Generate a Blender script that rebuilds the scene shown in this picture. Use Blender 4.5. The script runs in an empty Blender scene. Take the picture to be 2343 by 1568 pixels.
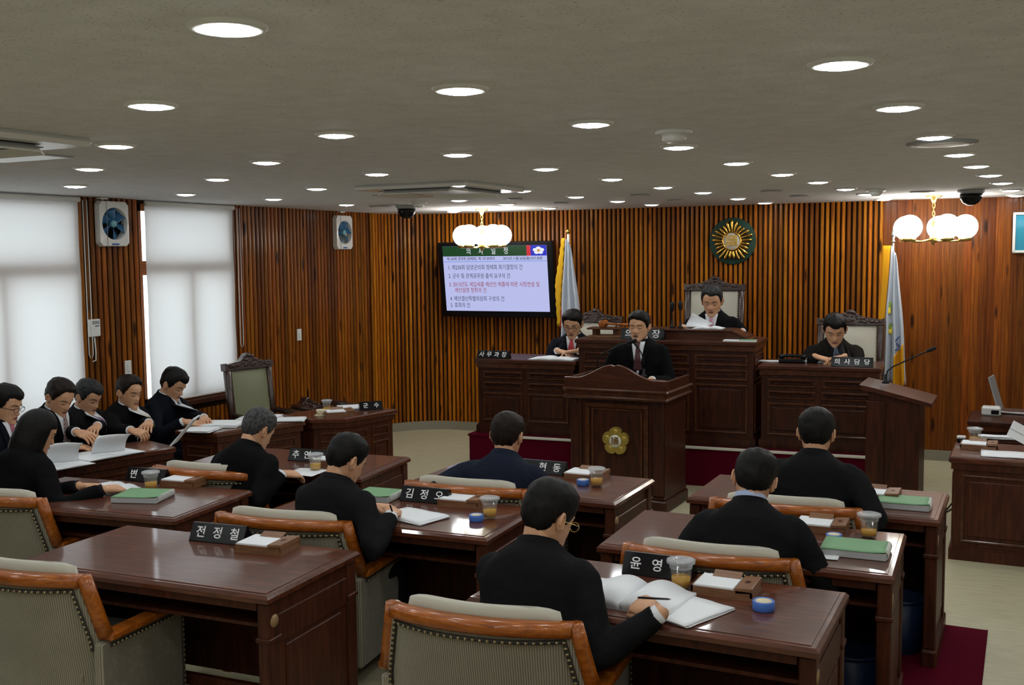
import bpy, bmesh, math, random
import numpy as np
from mathutils import Vector, Matrix, Euler, noise
from mathutils.bvhtree import BVHTree

# ------------------------------------------------------------------ camera, world, exposure
FPX, PITCH, ROLL, CAMH, YAW = 2400.0, 0.0819, -0.011, 2.05, math.radians(26.2)
CEIL = 2.56
sc = bpy.context.scene
C = sc.collection
cd = bpy.data.cameras.new('camera'); cam = bpy.data.objects.new('camera', cd); C.objects.link(cam)
cd.sensor_width = 36.0; cd.lens = 36.0 * FPX / 2343.0; cd.clip_start = 0.05; cd.clip_end = 200
cam.matrix_world = (Matrix.Translation((0, 0, CAMH)) @ Matrix.Rotation(YAW, 4, 'Z')
                    @ Matrix.Rotation(math.pi / 2 - PITCH, 4, 'X') @ Matrix.Rotation(ROLL, 4, 'Z'))
sc.camera = cam
w = bpy.data.worlds.new('world'); sc.world = w; w.use_nodes = True
w.node_tree.nodes['Background'].inputs[0].default_value = (0.86, 0.94, 1.0, 1)
w.node_tree.nodes['Background'].inputs[1].default_value = 2.2
sc.view_settings.view_transform = 'Standard'; sc.view_settings.look = 'None'
sc.view_settings.gamma = 1.0; sc.view_settings.use_curve_mapping = False
sc.view_settings.exposure = 0.0
sc.cycles.max_bounces = 6; sc.cycles.transparent_max_bounces = 16
DISC_E = 64.0         # brightness of the visible downlight glass
GLOBE_E = 11.0

cY, sY = math.cos(YAW), math.sin(YAW)
def ray(px, py):
    u = (px - 1171.5) / FPX; v = (py - 784) / FPX
    c, s = math.cos(-ROLL), math.sin(-ROLL); u, v = c * u - s * v, s * u + c * v
    Y, Z = math.cos(PITCH) - v * math.sin(PITCH), -v * math.cos(PITCH) - math.sin(PITCH)
    return Vector((cY * u - sY * Y, sY * u + cY * Y, Z))
def at(px, py, z):
    d = ray(px, py); return Vector((0, 0, CAMH)) + d * ((z - CAMH) / d.z)

# ------------------------------------------------------------------ object helpers
def thing(name, label, cat, loc=(0, 0, 0), rotz=0.0, group=None, scale=1.0):
    o = bpy.data.objects.new(name, None); C.objects.link(o)
    o.empty_display_size = 0.1
    o.location = loc; o.rotation_euler = (0, 0, rotz); o.scale = (scale,) * 3
    tag(o, label, cat, group); return o
def tag(o, label, cat, group=None):
    o['label'] = label; o['category'] = cat
    if group: o['group'] = group
    return o
def struct(o): o['kind'] = 'structure'; return o

class MB:
    """collects vertices and faces; every shape may go through matrix m"""
    def __init__(s): s.v = []; s.f = []; s.mi = []; s.m = Matrix(); s.cur = 0; s.sm = []; s.smooth = False
    def add(s, vs, fs):
        b = len(s.v); s.v += [tuple(s.m @ Vector(p)) for p in vs]
        for f in fs: s.f.append([b + i for i in f]); s.mi.append(s.cur); s.sm.append(s.smooth)
        return s
    def box(s, x0, x1, y0, y1, z0, z1, ch=0.0):
        if ch <= 0:
            return s.add([(x, y, z) for z in (z0, z1) for y in (y0, y1) for x in (x0, x1)],
                         [(0, 2, 3, 1), (4, 5, 7, 6), (0, 1, 5, 4), (2, 6, 7, 3), (0, 4, 6, 2), (1, 3, 7, 5)])
        ch = min(ch, (x1 - x0) * .49, (y1 - y0) * .49, (z1 - z0) * .49)
        vs = []; idx = {}
        X = ((x0, x0 + ch), (x1, x1 - ch)); Y = ((y0, y0 + ch), (y1, y1 - ch)); Z = ((z0, z0 + ch), (z1, z1 - ch))
        for i in (0, 1):
            for j in (0, 1):
                for k in (0, 1):
                    for a in range(3):
                        idx[i, j, k, a] = len(vs)
                        vs.append((X[i][0 if a == 0 else 1], Y[j][0 if a == 1 else 1], Z[k][0 if a == 2 else 1]))
        fs = []
        for i in (0, 1):
            q = [idx[i, 0, 0, 0], idx[i, 1, 0, 0], idx[i, 1, 1, 0], idx[i, 0, 1, 0]]; fs.append(q if i else q[::-1])
            q = [idx[0, i, 0, 1], idx[0, i, 1, 1], idx[1, i, 1, 1], idx[1, i, 0, 1]]; fs.append(q if i else q[::-1])
            q = [idx[0, 0, i, 2], idx[1, 0, i, 2], idx[1, 1, i, 2], idx[0, 1, i, 2]]; fs.append(q if i else q[::-1])
        for j in (0, 1):
            for k in (0, 1):
                fs.append([idx[0, j, k, 1], idx[1, j, k, 1], idx[1, j, k, 2], idx[0, j, k, 2]])
                fs.append([idx[j, 0, k, 0], idx[j, 1, k, 0], idx[j, 1, k, 2], idx[j, 0, k, 2]])
                fs.append([idx[j, k, 0, 0], idx[j, k, 1, 0], idx[j, k, 1, 1], idx[j, k, 0, 1]])
                for i in (0, 1): fs.append([idx[i, j, k, 0], idx[i, j, k, 1], idx[i, j, k, 2]])
        return s.add(vs, fs)
    def rings(s, R, cap0=True, cap1=True, close=True):
        n = len(R[0]); vs = [p for r in R for p in r]; fs = []
        for i in range(len(R) - 1):
            for j in range(n if close else n - 1):
                k = (j + 1) % n
                fs.append((i * n + j, i * n + k, (i + 1) * n + k, (i + 1) * n + j))
        if cap0: fs.append(tuple(range(n - 1, -1, -1)))
        if cap1: fs.append(tuple((len(R) - 1) * n + j for j in range(n)))
        return s.add(vs, fs)
    def tube(s, pts, r, n=8, cap=True, flat=1.0, round_ends=False):
        pts = [Vector(p) for p in pts]; rr = r if isinstance(r, (list, tuple)) else [r] * len(pts)
        if round_ends:
            d0 = (pts[0] - pts[1]).normalized(); d1 = (pts[-1] - pts[-2]).normalized()
            a, b = rr[0], rr[-1]
            pts = [pts[0] + d0 * a * .95, pts[0] + d0 * a * .6] + pts + [pts[-1] + d1 * b * .6, pts[-1] + d1 * b * .95]
            rr = [a * .3, a * .8] + list(rr) + [b * .8, b * .3]
        R = []; up = None
        for i, p in enumerate(pts):
            t = (pts[min(i + 1, len(pts) - 1)] - pts[max(i - 1, 0)]).normalized()
            if up is None:
                up = Vector((0, 0, 1)) if abs(t.z) < .9 else Vector((0, 1, 0))
            x = t.cross(up)
            if x.length < 1e-5: x = t.cross(Vector((1, 0, 0)))
            x.normalize(); up = x.cross(t).normalized()
            R.append([p + (x * math.cos(a) + up * math.sin(a) * flat) * rr[i] for a in [2 * math.pi * k / n for k in range(n)]])
        return s.rings(R, cap, cap)
    def lathe(s, prof, n=16, c=(0, 0, 0), cap=True):
        R = [[(c[0] + r * math.cos(2 * math.pi * k / n), c[1] + r * math.sin(2 * math.pi * k / n), c[2] + z) for k in range(n)] for r, z in prof]
        return s.rings(R, cap, cap)
    def ball(s, c, r, nu=14, nv=9):
        rx, ry, rz = r if isinstance(r, (list, tuple)) else (r, r, r)
        R = []
        for i in range(nv + 1):
            a = math.pi * (i + .04 * (i == 0) - .04 * (i == nv)) / nv
            R.append([(c[0] + rx * math.sin(a) * math.cos(2 * math.pi * k / nu), c[1] + ry * math.sin(a) * math.sin(2 * math.pi * k / nu), c[2] - rz * math.cos(a)) for k in range(nu)])
        return s.rings(R)
    def prism(s, poly, y0, y1):          # poly in x,z, thickness along y
        R = [[(x, y0, z) for x, z in poly], [(x, y1, z) for x, z in poly]]
        return s.rings(R)
    def slab(s, poly, z0, z1):           # poly in x,y
        return s.rings([[(x, y, z0) for x, y in poly], [(x, y, z1) for x, y in poly]])
    def sheet(s, G, th=0.0):             # grid of points, optional thickness along -normal
        m, n = len(G), len(G[0]); vs = [p for r in G for p in r]
        fs = [(i * n + j, i * n + j + 1, (i + 1) * n + j + 1, (i + 1) * n + j) for i in range(m - 1) for j in range(n - 1)]
        return s.add(vs, fs)
    def data(s, name, mats):
        me = bpy.data.meshes.new(name); me.from_pydata(s.v, [], s.f)
        for m in (mats if isinstance(mats, (list, tuple)) else [mats]): me.materials.append(m)
        me.polygons.foreach_set('material_index', s.mi); me.polygons.foreach_set('use_smooth', s.sm)
        bm = bmesh.new(); bm.from_mesh(me); bmesh.ops.recalc_face_normals(bm, faces=bm.faces); bm.to_mesh(me); bm.free()
        me.update(); return me
    def build(s, name, mats, parent=None, loc=None, rot=None):
        return obj(name, s.data(name, mats), parent, loc, rot)
def obj(name, me, parent=None, loc=None, rot=None):
    o = bpy.data.objects.new(name, me); C.objects.link(o)
    if parent: o.parent = parent
    if loc is not None: o.location = loc
    if rot is not None: o.rotation_euler = rot if not isinstance(rot, (int, float)) else (0, 0, rot)
    return o
def smooth(mb): mb.smooth = True; return mb
def fit_mod(o, kind, **k):
    m = o.modifiers.new(kind.lower(), kind)
    for a, b in k.items(): setattr(m, a, b)
    return m
def baked(me, mods):
    """mesh after modifiers"""
    t = bpy.data.objects.new('tmp', me); C.objects.link(t)
    for kind, kw in mods: fit_mod(t, kind, **kw)
    dg = bpy.context.evaluated_depsgraph_get(); dg.update()
    r = bpy.data.meshes.new_from_object(t.evaluated_get(dg))
    bpy.data.objects.remove(t); return r

# ------------------------------------------------------------------ materials
def mat(name, col, rough=0.5, metal=0.0, coat=0.0, spec=0.5, emit=None, es=0.0, trans=0.0, ior=1.45, sheen=0.0, coat_rough=0.05):
    m = bpy.data.materials.new(name); m.use_nodes = True
    b = m.node_tree.nodes['Principled BSDF']
    b.inputs['Base Color'].default_value = (*col, 1); b.inputs['Roughness'].default_value = rough
    b.inputs['Metallic'].default_value = metal; b.inputs['Coat Weight'].default_value = coat
    b.inputs['Coat Roughness'].default_value = coat_rough
    b.inputs['Specular IOR Level'].default_value = spec; b.inputs['IOR'].default_value = ior
    b.inputs['Transmission Weight'].default_value = trans; b.inputs['Sheen Weight'].default_value = sheen
    if emit: b.inputs['Emission Color'].default_value = (*emit, 1); b.inputs['Emission Strength'].default_value = es
    return m
class NT:
    def __init__(s, m): s.t = m.node_tree; s.b = s.t.nodes['Principled BSDF']
    def n(s, k, **kw):
        x = s.t.nodes.new(k)
        for a, v in kw.items():
            if a in x.inputs: x.inputs[a].default_value = v
            else: setattr(x, a, v)
        return x
    def l(s, a, b): s.t.links.new(a, b)
def ramp(nt, src, stops):
    r = nt.n('ShaderNodeValToRGB'); e = r.color_ramp.elements
    while len(e) < len(stops): e.new(0.5)
    for i, (p, c) in enumerate(stops): e[i].position = p; e[i].color = (*c, 1)
    nt.l(src, r.inputs[0]); return r.outputs[0]
def wood(name, dark, mid, light, stretch=(14, 14, 1.2), rough=0.3, coat=0.3, rand=0.0, knots=False, coat_rough=0.08, spec=0.5):
    m = mat(name, mid, rough, coat=coat, coat_rough=coat_rough, spec=spec); nt = NT(m)
    tc = nt.n('ShaderNodeTexCoord'); oi = nt.n('ShaderNodeObjectInfo')
    ad = nt.n('ShaderNodeVectorMath', operation='ADD'); sca = nt.n('ShaderNodeVectorMath', operation='SCALE')
    cmb = nt.n('ShaderNodeCombineXYZ'); 
    for i in range(3): nt.l(oi.outputs['Random'], cmb.inputs[i])
    nt.l(cmb.outputs[0], sca.inputs[0]); sca.inputs['Scale'].default_value = 37.0
    nt.l(tc.outputs['Object'], ad.inputs[0]); nt.l(sca.outputs[0], ad.inputs[1])
    mp = nt.n('ShaderNodeMapping'); mp.inputs['Scale'].default_value = stretch; nt.l(ad.outputs[0], mp.inputs[0])
    no = nt.n('ShaderNodeTexNoise', Scale=3.0, Detail=6.0, Roughness=0.6, Distortion=0.4); nt.l(mp.outputs[0], no.inputs['Vector'])
    col = ramp(nt, no.outputs[0], [(0.28, dark), (0.5, mid), (0.72, light)])
    if rand:
        hs = nt.n('ShaderNodeHueSaturation'); mr = nt.n('ShaderNodeMapRange'); mr.inputs['To Min'].default_value = 1 - rand; mr.inputs['To Max'].default_value = 1 + rand
        nt.l(oi.outputs['Random'], mr.inputs[0]); nt.l(mr.outputs[0], hs.inputs['Value']); nt.l(col, hs.inputs['Color'])
        mu = nt.n('ShaderNodeMath', operation='MULTIPLY'); mu.inputs[1].default_value = 7.31; nt.l(oi.outputs['Random'], mu.inputs[0])
        fr = nt.n('ShaderNodeMath', operation='FRACT'); nt.l(mu.outputs[0], fr.inputs[0])
        mh = nt.n('ShaderNodeMapRange'); mh.inputs['To Min'].default_value = 0.493; mh.inputs['To Max'].default_value = 0.505
        nt.l(fr.outputs[0], mh.inputs[0]); nt.l(mh.outputs[0], hs.inputs['Hue']); col = hs.outputs[0]
    if knots:
        vo = nt.n('ShaderNodeTexVoronoi', Scale=1.0); mk = nt.n('ShaderNodeMapping'); mk.inputs['Scale'].default_value = (9, 9, 2.1)
        nt.l(ad.outputs[0], mk.inputs[0]); nt.l(mk.outputs[0], vo.inputs['Vector'])
        kr = ramp(nt, vo.outputs['Distance'], [(0.10, (0.0, 0, 0)), (0.2, (1, 1, 1))])
        mx = nt.n('ShaderNodeMix', data_type='RGBA'); nt.l(kr, mx.inputs[0]); nt.l(col, mx.inputs[7]); mx.inputs[6].default_value = (*[c * .35 for c in dark], 1)
        col = mx.outputs[2]
    nt.l(col, nt.b.inputs['Base Color'])
    bu = nt.n('ShaderNodeBump', Strength=0.05, Distance=0.002); nt.l(no.outputs[0], bu.inputs['Height']); nt.l(bu.outputs[0], nt.b.inputs['Normal'])
    return m
M = {}
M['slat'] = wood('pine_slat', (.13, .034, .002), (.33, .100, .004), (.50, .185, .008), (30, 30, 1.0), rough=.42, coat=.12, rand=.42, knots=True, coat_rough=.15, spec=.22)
M['plank'] = wood('pine_plank', (.085, .020, .002), (.17, .044, .003), (.26, .075, .005), (22, 22, .8), rough=.42, coat=.12, rand=.25, knots=True, coat_rough=.15, spec=.22)
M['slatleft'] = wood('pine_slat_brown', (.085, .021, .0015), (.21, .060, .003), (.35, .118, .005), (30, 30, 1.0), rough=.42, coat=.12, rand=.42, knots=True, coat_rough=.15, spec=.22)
M['backing'] = mat('dark_backing', (.020, .007, .002), .7, spec=.15)
M['desk'] = wood('mahogany_desk', (.045, .011, .005), (.085, .022, .009), (.14, .040, .015), (2.0, 16, 16), rough=.4, coat=.7, coat_rough=.07, spec=.3)
M['deskside'] = wood('mahogany_side', (.028, .007, .003), (.058, .014, .005), (.095, .024, .008), (14, 14, 1.5), rough=.5, coat=.12, coat_rough=.2, spec=.25)
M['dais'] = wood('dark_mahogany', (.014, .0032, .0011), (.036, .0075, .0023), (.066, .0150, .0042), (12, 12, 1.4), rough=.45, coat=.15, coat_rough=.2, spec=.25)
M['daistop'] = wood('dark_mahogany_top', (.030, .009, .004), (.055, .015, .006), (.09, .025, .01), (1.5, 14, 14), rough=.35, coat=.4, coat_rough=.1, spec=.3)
M['moulding'] = wood('glossy_highlit_moulding', (.030, .008, .003), (.062, .017, .005), (.10, .030, .008), (6, 6, 6), rough=.35, coat=.5, coat_rough=.15, spec=.3)  # base colour lightened to paint in edges catching light; coat adds real gloss
M['carved'] = wood('carved_walnut', (.016, .006, .004), (.030, .010, .006), (.055, .018, .009), (8, 8, 8), rough=.3, coat=.5, coat_rough=.15)
M['orange'] = wood('orange_wood', (.17, .040, .004), (.31, .080, .007), (.42, .125, .012), (3, 22, 22), rough=.35, coat=.45, coat_rough=.1, spec=.3)
M['tray'] = wood('tray_wood', (.13, .055, .024), (.20, .09, .04), (.27, .13, .06), (3, 30, 30), rough=.45, coat=.1)
M['white'] = mat('white_plastic', (.72, .72, .68), .4)
M['black'] = mat('black_plastic', (.005, .005, .006), .25, spec=.3)
M['blackmat'] = mat('black_matte', (.008, .008, .009), .55, spec=.25)
M['paper'] = mat('white_paper', (.78, .80, .82), .7)
M['chrome'] = mat('chrome', (.75, .75, .75), .15, metal=1)
M['gold'] = mat('polished_gold', (.75, .45, .09), .24, metal=1)
M['brass'] = mat('brass', (.70, .52, .18), .28, metal=1)
M['bluecup'] = mat('blue_plastic', (.06, .16, .52), .35)
M['sponge'] = mat('cream_sponge', (.68, .60, .42), .9)
M['green'] = mat('green_cover', (.16, .33, .16), .6)
M['pages'] = mat('page_block', (.46, .47, .47), .8)
def thin(name, col, mixf, rough, dif=0.0):
    m = bpy.data.materials.new(name); m.use_nodes = True; t = m.node_tree
    for n in list(t.nodes): t.nodes.remove(n)
    o = t.nodes.new('ShaderNodeOutputMaterial'); tr = t.nodes.new('ShaderNodeBsdfTransparent'); g = t.nodes.new('ShaderNodeBsdfGlossy'); d = t.nodes.new('ShaderNodeBsdfDiffuse')
    a = t.nodes.new('ShaderNodeMixShader'); b = t.nodes.new('ShaderNodeMixShader'); a.inputs[0].default_value = mixf
    tr.inputs[0].default_value = (*col, 1); g.inputs['Roughness'].default_value = rough; d.inputs[0].default_value = (.8, .82, .84, 1); b.inputs[0].default_value = dif
    t.links.new(tr.outputs[0], a.inputs[1]); t.links.new(g.outputs[0], a.inputs[2])
    t.links.new(a.outputs[0], b.inputs[1]); t.links.new(d.outputs[0], b.inputs[2]); t.links.new(b.outputs[0], o.inputs[0]); return m
M['glass'] = thin('clear_glass', (.97, .98, .97), .06, .03, .03)
M['lidplastic'] = thin('clear_lid', (.95, .96, .97), .10, .15, .28)
M['tea'] = mat('yellow_tea', (.60, .30, .012), .1, trans=.0)
M['letter'] = mat('white_lettering', (.80, .80, .80), .4)
M['binblue'] = mat('blue_bin', (.008, .022, .065), .45)
M['grommet'] = mat('tan_grommet', (.33, .20, .09), .45)
M['cream'] = mat('cream_fabric', (.50, .47, .38), .85, sheen=.2)
M['leather'] = mat('green_leather', (.20, .21, .12), .45)
M['shinywhite'] = mat('white_enamel', (.70, .70, .66), .3, coat=.3)
M['fanblue'] = mat('blue_fan_blade', (.03, .14, .30), .25, trans=.15)
M['lightblue'] = mat('light_blue_hub', (.20, .45, .52), .3)
M['steel'] = mat('steel', (.45, .45, .46), .3, metal=1)
M['grey'] = mat('grey_plastic', (.30, .31, .31), .4)
M['carpet'] = mat('crimson_carpet', (.082, .0025, .012), .95, spec=.05)
M['emitter'] = mat('lamp_glass', (1, 1, 1), .5, emit=(.94, .985, 1.0), es=DISC_E)
M['globe'] = mat('lit_globe', (1, 1, 1), .5, emit=(1.0, .97, .90), es=GLOBE_E)

def ceiling_mat():
    m = mat('speckled_ceiling', (.5, .49, .47), .9, spec=.2); nt = NT(m)
    tc = nt.n('ShaderNodeTexCoord')
    mp = nt.n('ShaderNodeMapping'); mp.inputs['Scale'].default_value = (1, 2.4, 1); nt.l(tc.outputs['Object'], mp.inputs[0])
    n1 = nt.n('ShaderNodeTexNoise', Scale=95.0, Detail=2.0); nt.l(mp.outputs[0], n1.inputs['Vector'])
    n2 = nt.n('ShaderNodeTexNoise', Scale=9.0, Detail=3.0); nt.l(tc.outputs['Object'], n2.inputs['Vector'])
    a = ramp(nt, n1.outputs[0], [(.29, (.26, .25, .24)), (.36, (.78, .775, .77)), (1, (.82, .815, .81))])
    mx = nt.n('ShaderNodeMix', data_type='RGBA', blend_type='MULTIPLY'); mx.inputs[0].default_value = .25
    nt.l(a, mx.inputs[6]); nt.l(n2.outputs[0], mx.inputs[7]); nt.l(mx.outputs[2], nt.b.inputs['Base Color'])
    bu = nt.n('ShaderNodeBump', Strength=.25, Distance=.004); nt.l(n1.outputs[0], bu.inputs['Height']); nt.l(bu.outputs[0], nt.b.inputs['Normal'])
    return m
M['ceiling'] = ceiling_mat()
def floor_mat():
    m = mat('beige_floor', (.5, .46, .35), .45, coat=.15, coat_rough=.25); nt = NT(m)
    tc = nt.n('ShaderNodeTexCoord'); n1 = nt.n('ShaderNodeTexNoise', Scale=6.0, Detail=5.0)
    mp = nt.n('ShaderNodeMapping'); mp.inputs['Scale'].default_value = (1, 5, 1); nt.l(tc.outputs['Object'], mp.inputs[0]); nt.l(mp.outputs[0], n1.inputs['Vector'])
    nt.l(ramp(nt, n1.outputs[0], [(.3, (.41, .375, .235)), (.7, (.50, .46, .30))]), nt.b.inputs['Base Color']); return m
M['floor'] = floor_mat()
def fabric_mat():
    m = mat('ribbed_fabric', (.36, .33, .26), .9, sheen=.3); nt = NT(m)
    tc = nt.n('ShaderNodeTexCoord')
    wv = nt.n('ShaderNodeTexWave', Scale=42.0, Distortion=.6); wv.inputs['Detail'].default_value = 1; wv.bands_direction = 'X'; nt.l(tc.outputs['Object'], wv.inputs['Vector'])
    nz = nt.n('ShaderNodeTexNoise', Scale=5.0, Detail=3.0); nt.l(tc.outputs['Object'], nz.inputs['Vector'])
    c = ramp(nt, wv.outputs[0], [(.15, (.18, .155, .105)), (.6, (.37, .335, .24))])
    mx = nt.n('ShaderNodeMix', data_type='RGBA', blend_type='MULTIPLY'); mx.inputs[0].default_value = .35; nt.l(c, mx.inputs[6]); nt.l(nz.outputs[0], mx.inputs[7])
    nt.l(mx.outputs[2], nt.b.inputs['Base Color'])
    bu = nt.n('ShaderNodeBump', Strength=.35, Distance=.003); nt.l(wv.outputs[0], bu.inputs['Height']); nt.l(bu.outputs[0], nt.b.inputs['Normal'])
    return m
M['fabric'] = fabric_mat()
def nail_mat():
    m = mat('nail_trim', (.2, .17, .1), .5); nt = NT(m)
    return m
M['braid'] = mat('dark_braid', (.030, .026, .018), .7)
M['nail'] = mat('brass_nail', (.36, .29, .16), .35, metal=.8)
def blind_mat():
    m = bpy.data.materials.new('roller_blind_fabric'); m.use_nodes = True; t = m.node_tree
    for n in list(t.nodes): t.nodes.remove(n)
    o = t.nodes.new('ShaderNodeOutputMaterial'); mx = t.nodes.new('ShaderNodeMixShader'); d = t.nodes.new('ShaderNodeBsdfDiffuse'); tr = t.nodes.new('ShaderNodeBsdfTranslucent')
    d.inputs[0].default_value = (.80, .81, .79, 1); tr.inputs[0].default_value = (.80, .81, .79, 1); mx.inputs[0].default_value = .5
    t.links.new(d.outputs[0], mx.inputs[1]); t.links.new(tr.outputs[0], mx.inputs[2]); t.links.new(mx.outputs[0], o.inputs[0]); return m
M['blind'] = blind_mat()
def pane_mat():
    m = bpy.data.materials.new('window_pane'); m.use_nodes = True; t = m.node_tree
    for n in list(t.nodes): t.nodes.remove(n)
    o = t.nodes.new('ShaderNodeOutputMaterial'); mx = t.nodes.new('ShaderNodeMixShader'); d = t.nodes.new('ShaderNodeBsdfTransparent'); g = t.nodes.new('ShaderNodeBsdfGlossy')
    g.inputs['Roughness'].default_value = .02; mx.inputs[0].default_value = .06
    t.links.new(d.outputs[0], mx.inputs[1]); t.links.new(g.outputs[0], mx.inputs[2]); t.links.new(mx.outputs[0], o.inputs[0]); return m
M['pane'] = pane_mat()
M['wallpaint'] = mat('wall_paint', (.55, .50, .42), .7)  # pale tone picked to bounce light off the unseen right and back walls
M['baseb'] = mat('grey_stone_base', (.26, .24, .18), .5)
M['stonewhite'] = mat('pale_nosing', (.62, .60, .50), .5)
def emis(name, col, s):
    m = bpy.data.materials.new(name); m.use_nodes = True; t = m.node_tree
    b = t.nodes['Principled BSDF']; b.inputs['Base Color'].default_value = (0, 0, 0, 1); b.inputs['Specular IOR Level'].default_value = .2
    b.inputs['Emission Color'].default_value = (*col, 1); b.inputs['Emission Strength'].default_value = s; return m

def text_mesh(s, size, mats, name='lettering', parent=None, mtx=None, spacing=1.0, align='CENTER', width=1.0, bold=0.0, ext=0.0006):
    cu = bpy.data.curves.new('txt', 'FONT'); cu.body = s; cu.size = size; cu.align_x = align; cu.align_y = 'CENTER'
    cu.space_character = spacing; cu.extrude = ext; cu.offset = bold; cu.resolution_u = 2
    t = bpy.data.objects.new('txt', cu); C.objects.link(t)
    dg = bpy.context.evaluated_depsgraph_get(); dg.update()
    me = bpy.data.meshes.new_from_object(t.evaluated_get(dg)); bpy.data.objects.remove(t); bpy.data.curves.remove(cu)
    me.materials.clear(); me.materials.append(mats)
    if width != 1.0: me.transform(Matrix.Diagonal((width, 1, 1, 1)))
    o = obj(name, me, parent)
    if mtx is not None: o.matrix_local = mtx
    return o
def frame_mtx(loc, right, up):
    """local x=right, y=up, z=normal"""
    r = Vector(right).normalized(); u = Vector(up); n = r.cross(u).normalized(); u = n.cross(r).normalized()
    m = Matrix((r, u, n)).transposed().to_4x4(); m.translation = Vector(loc); return m
# ------------------------------------------------------------------ room shell
XL, XR, YB = -6.75, 1.7, -1.8
def yfront(x): return 10.84 + .035 * (x + 6.0)
FA = math.atan(.035)
def atY(px, py, Y):
    d = ray(px, py); return Vector((0, 0, CAMH)) + d * (Y / d.y)
def atX(px, py, X):
    d = ray(px, py); return Vector((0, 0, CAMH)) + d * (X / d.x)

struct(MB().box(XL - .3, XR + .3, YB - .3, 11.6, -.12, 0).build('floor', M['floor']))
struct(MB().box(XL - .3, XR + .3, YB - .3, 11.6, CEIL, CEIL + .12).build('ceiling', M['ceiling']))
W1 = (3.9, 5.95); W2 = (6.60, 7.73); SILL = .80; WTOP = 2.53
mb = MB()
for y0, y1 in ((YB, W1[0]), (W1[1], W2[0]), (W2[1], 10.2)): mb.box(XL - .22, XL, y0, y1, 0, CEIL)
for a, b in (W1, W2): mb.box(XL - .22, XL, a, b, 0, SILL); mb.box(XL - .22, XL, a, b, WTOP, CEIL)
wl = struct(mb.build('wall_left', M['backing']))
# front wall with a rounded corner
RC = .75
cx, cy = XL + RC, yfront(XL + RC) - RC
arc = []
for i in range(13):
    a = math.pi - (math.pi / 2 + FA * .9) * i / 12
    arc.append((cx + RC * math.cos(a), cy + RC * math.sin(a)))
path = [(XL, 10.05)] + arc + [(XR, yfront(XR))]
R0 = [[(x, y, 0), (x, y, CEIL), (x - .02, y + .25, CEIL), (x - .02, y + .25, 0)] for x, y in path]
wf = struct(MB().rings(R0).build('wall_front', M['backing']))
wr = struct(MB().box(XR, XR + .2, YB, 11.3, 0, CEIL).build('wall_right', M['wallpaint']))
wb = struct(MB().box(XL, XR, YB - .2, YB, 0, CEIL).build('wall_back', M['wallpaint']))

slat_cache = {}
def slat_mesh(wd, dp, h, mt, flat=False):
    k = (wd, dp, round(h, 3), mt)
    if k not in slat_cache:
        e = .92 if flat else .55
        pr = [(-wd / 2, 0), (-wd / 2, dp * e), (-wd * .26, dp), (wd * .26, dp), (wd / 2, dp * e), (wd / 2, 0)]
        slat_cache[k] = MB().rings([[(x, y, 0) for x, y in pr], [(x, y, h) for x, y in pr]]).data('slat', M[mt])
    return slat_cache[k]
BB = .10
# left wall slats
y = 3.05
while y < 10.02:
    inw = any(a - .01 < y < b + .01 for a, b in (W1, W2))
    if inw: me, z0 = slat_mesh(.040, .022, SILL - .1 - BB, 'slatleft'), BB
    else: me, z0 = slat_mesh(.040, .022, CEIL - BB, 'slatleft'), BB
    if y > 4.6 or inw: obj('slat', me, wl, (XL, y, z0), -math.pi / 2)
    y += .0575
# corner + front wall slats, walking along the path
pts = [Vector((x, y, 0)) for x, y in path]
seg = [(pts[i + 1] - pts[i]).length for i in range(len(pts) - 1)]
tot = sum(seg)
def walk(d):
    for i, L in enumerate(seg):
        if d <= L or i == len(seg) - 1:
            t = (pts[i + 1] - pts[i]).normalized(); return pts[i] + t * d, math.atan2(t.y, t.x)
        d -= L
d = .03; rnd = random.Random(3)
while d < tot - .05:
    p, a = walk(d)
    if p.x > .5: break
    if p.x < -1.28:
        obj('slat', slat_mesh(.033, .024, CEIL - BB, 'slat'), wf, (p.x, p.y, BB), (0, 0, a + math.pi)); d += .0515
    else:
        obj('slat', slat_mesh(.066, .014, CEIL - BB, 'plank', True), wf, (p.x, p.y, BB), (0, 0, a + math.pi)); d += .0675
# baseboards
b = MB(); b.box(XL, XL + .03, YB, 10.05, 0, BB); struct(b.build('baseboard_left', M['baseb']))
o2 = [(x + .02, y - .035) for x, y in path]
struct(MB().rings([[(x, y, 0), (x, y, BB), (x, y + .03, BB), (x, y + .03, 0)] for x, y in o2]).build('baseboard_front', M['baseb']))
# windows: timber frame, mullions, panes, sill
for n, (a, b2) in enumerate((W1, W2), 1):
    wn = struct(bpy.data.objects.new('window_%d' % n, None)); C.objects.link(wn); wn.location = (XL, a, SILL)
    Wd = b2 - a; H = WTOP - SILL; x0, x1 = -.09, -.02; zt = 1.985 - SILL; 
    f = MB(); f.box(x0, x1, 0, Wd, 0, .06); f.box(x0, x1, 0, Wd, H - .06, H); f.box(x0, x1, 0, .05, 0, H); f.box(x0, x1, Wd - .05, Wd, 0, H)
    f.build('frame', M['orange'], wn)
    MB().box(x0, x1, .05, Wd - .05, zt - .06, zt + .06).build('transom', M['orange'], wn)
    for k in ((.52,) if n == 2 else (.30, .66)):
        MB().box(x0, x1, Wd * k - .035, Wd * k + .035, .06, zt - .06).build('mullion', M['orange'], wn)
    MB().box(-.06, -.054, .03, Wd - .03, .03, H - .03).build('pane', M['pane'], wn)
    MB().box(-.2, .05, -.02, Wd + .02, -.05, 0, .008).build('sill', M['deskside'], wn)
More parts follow.
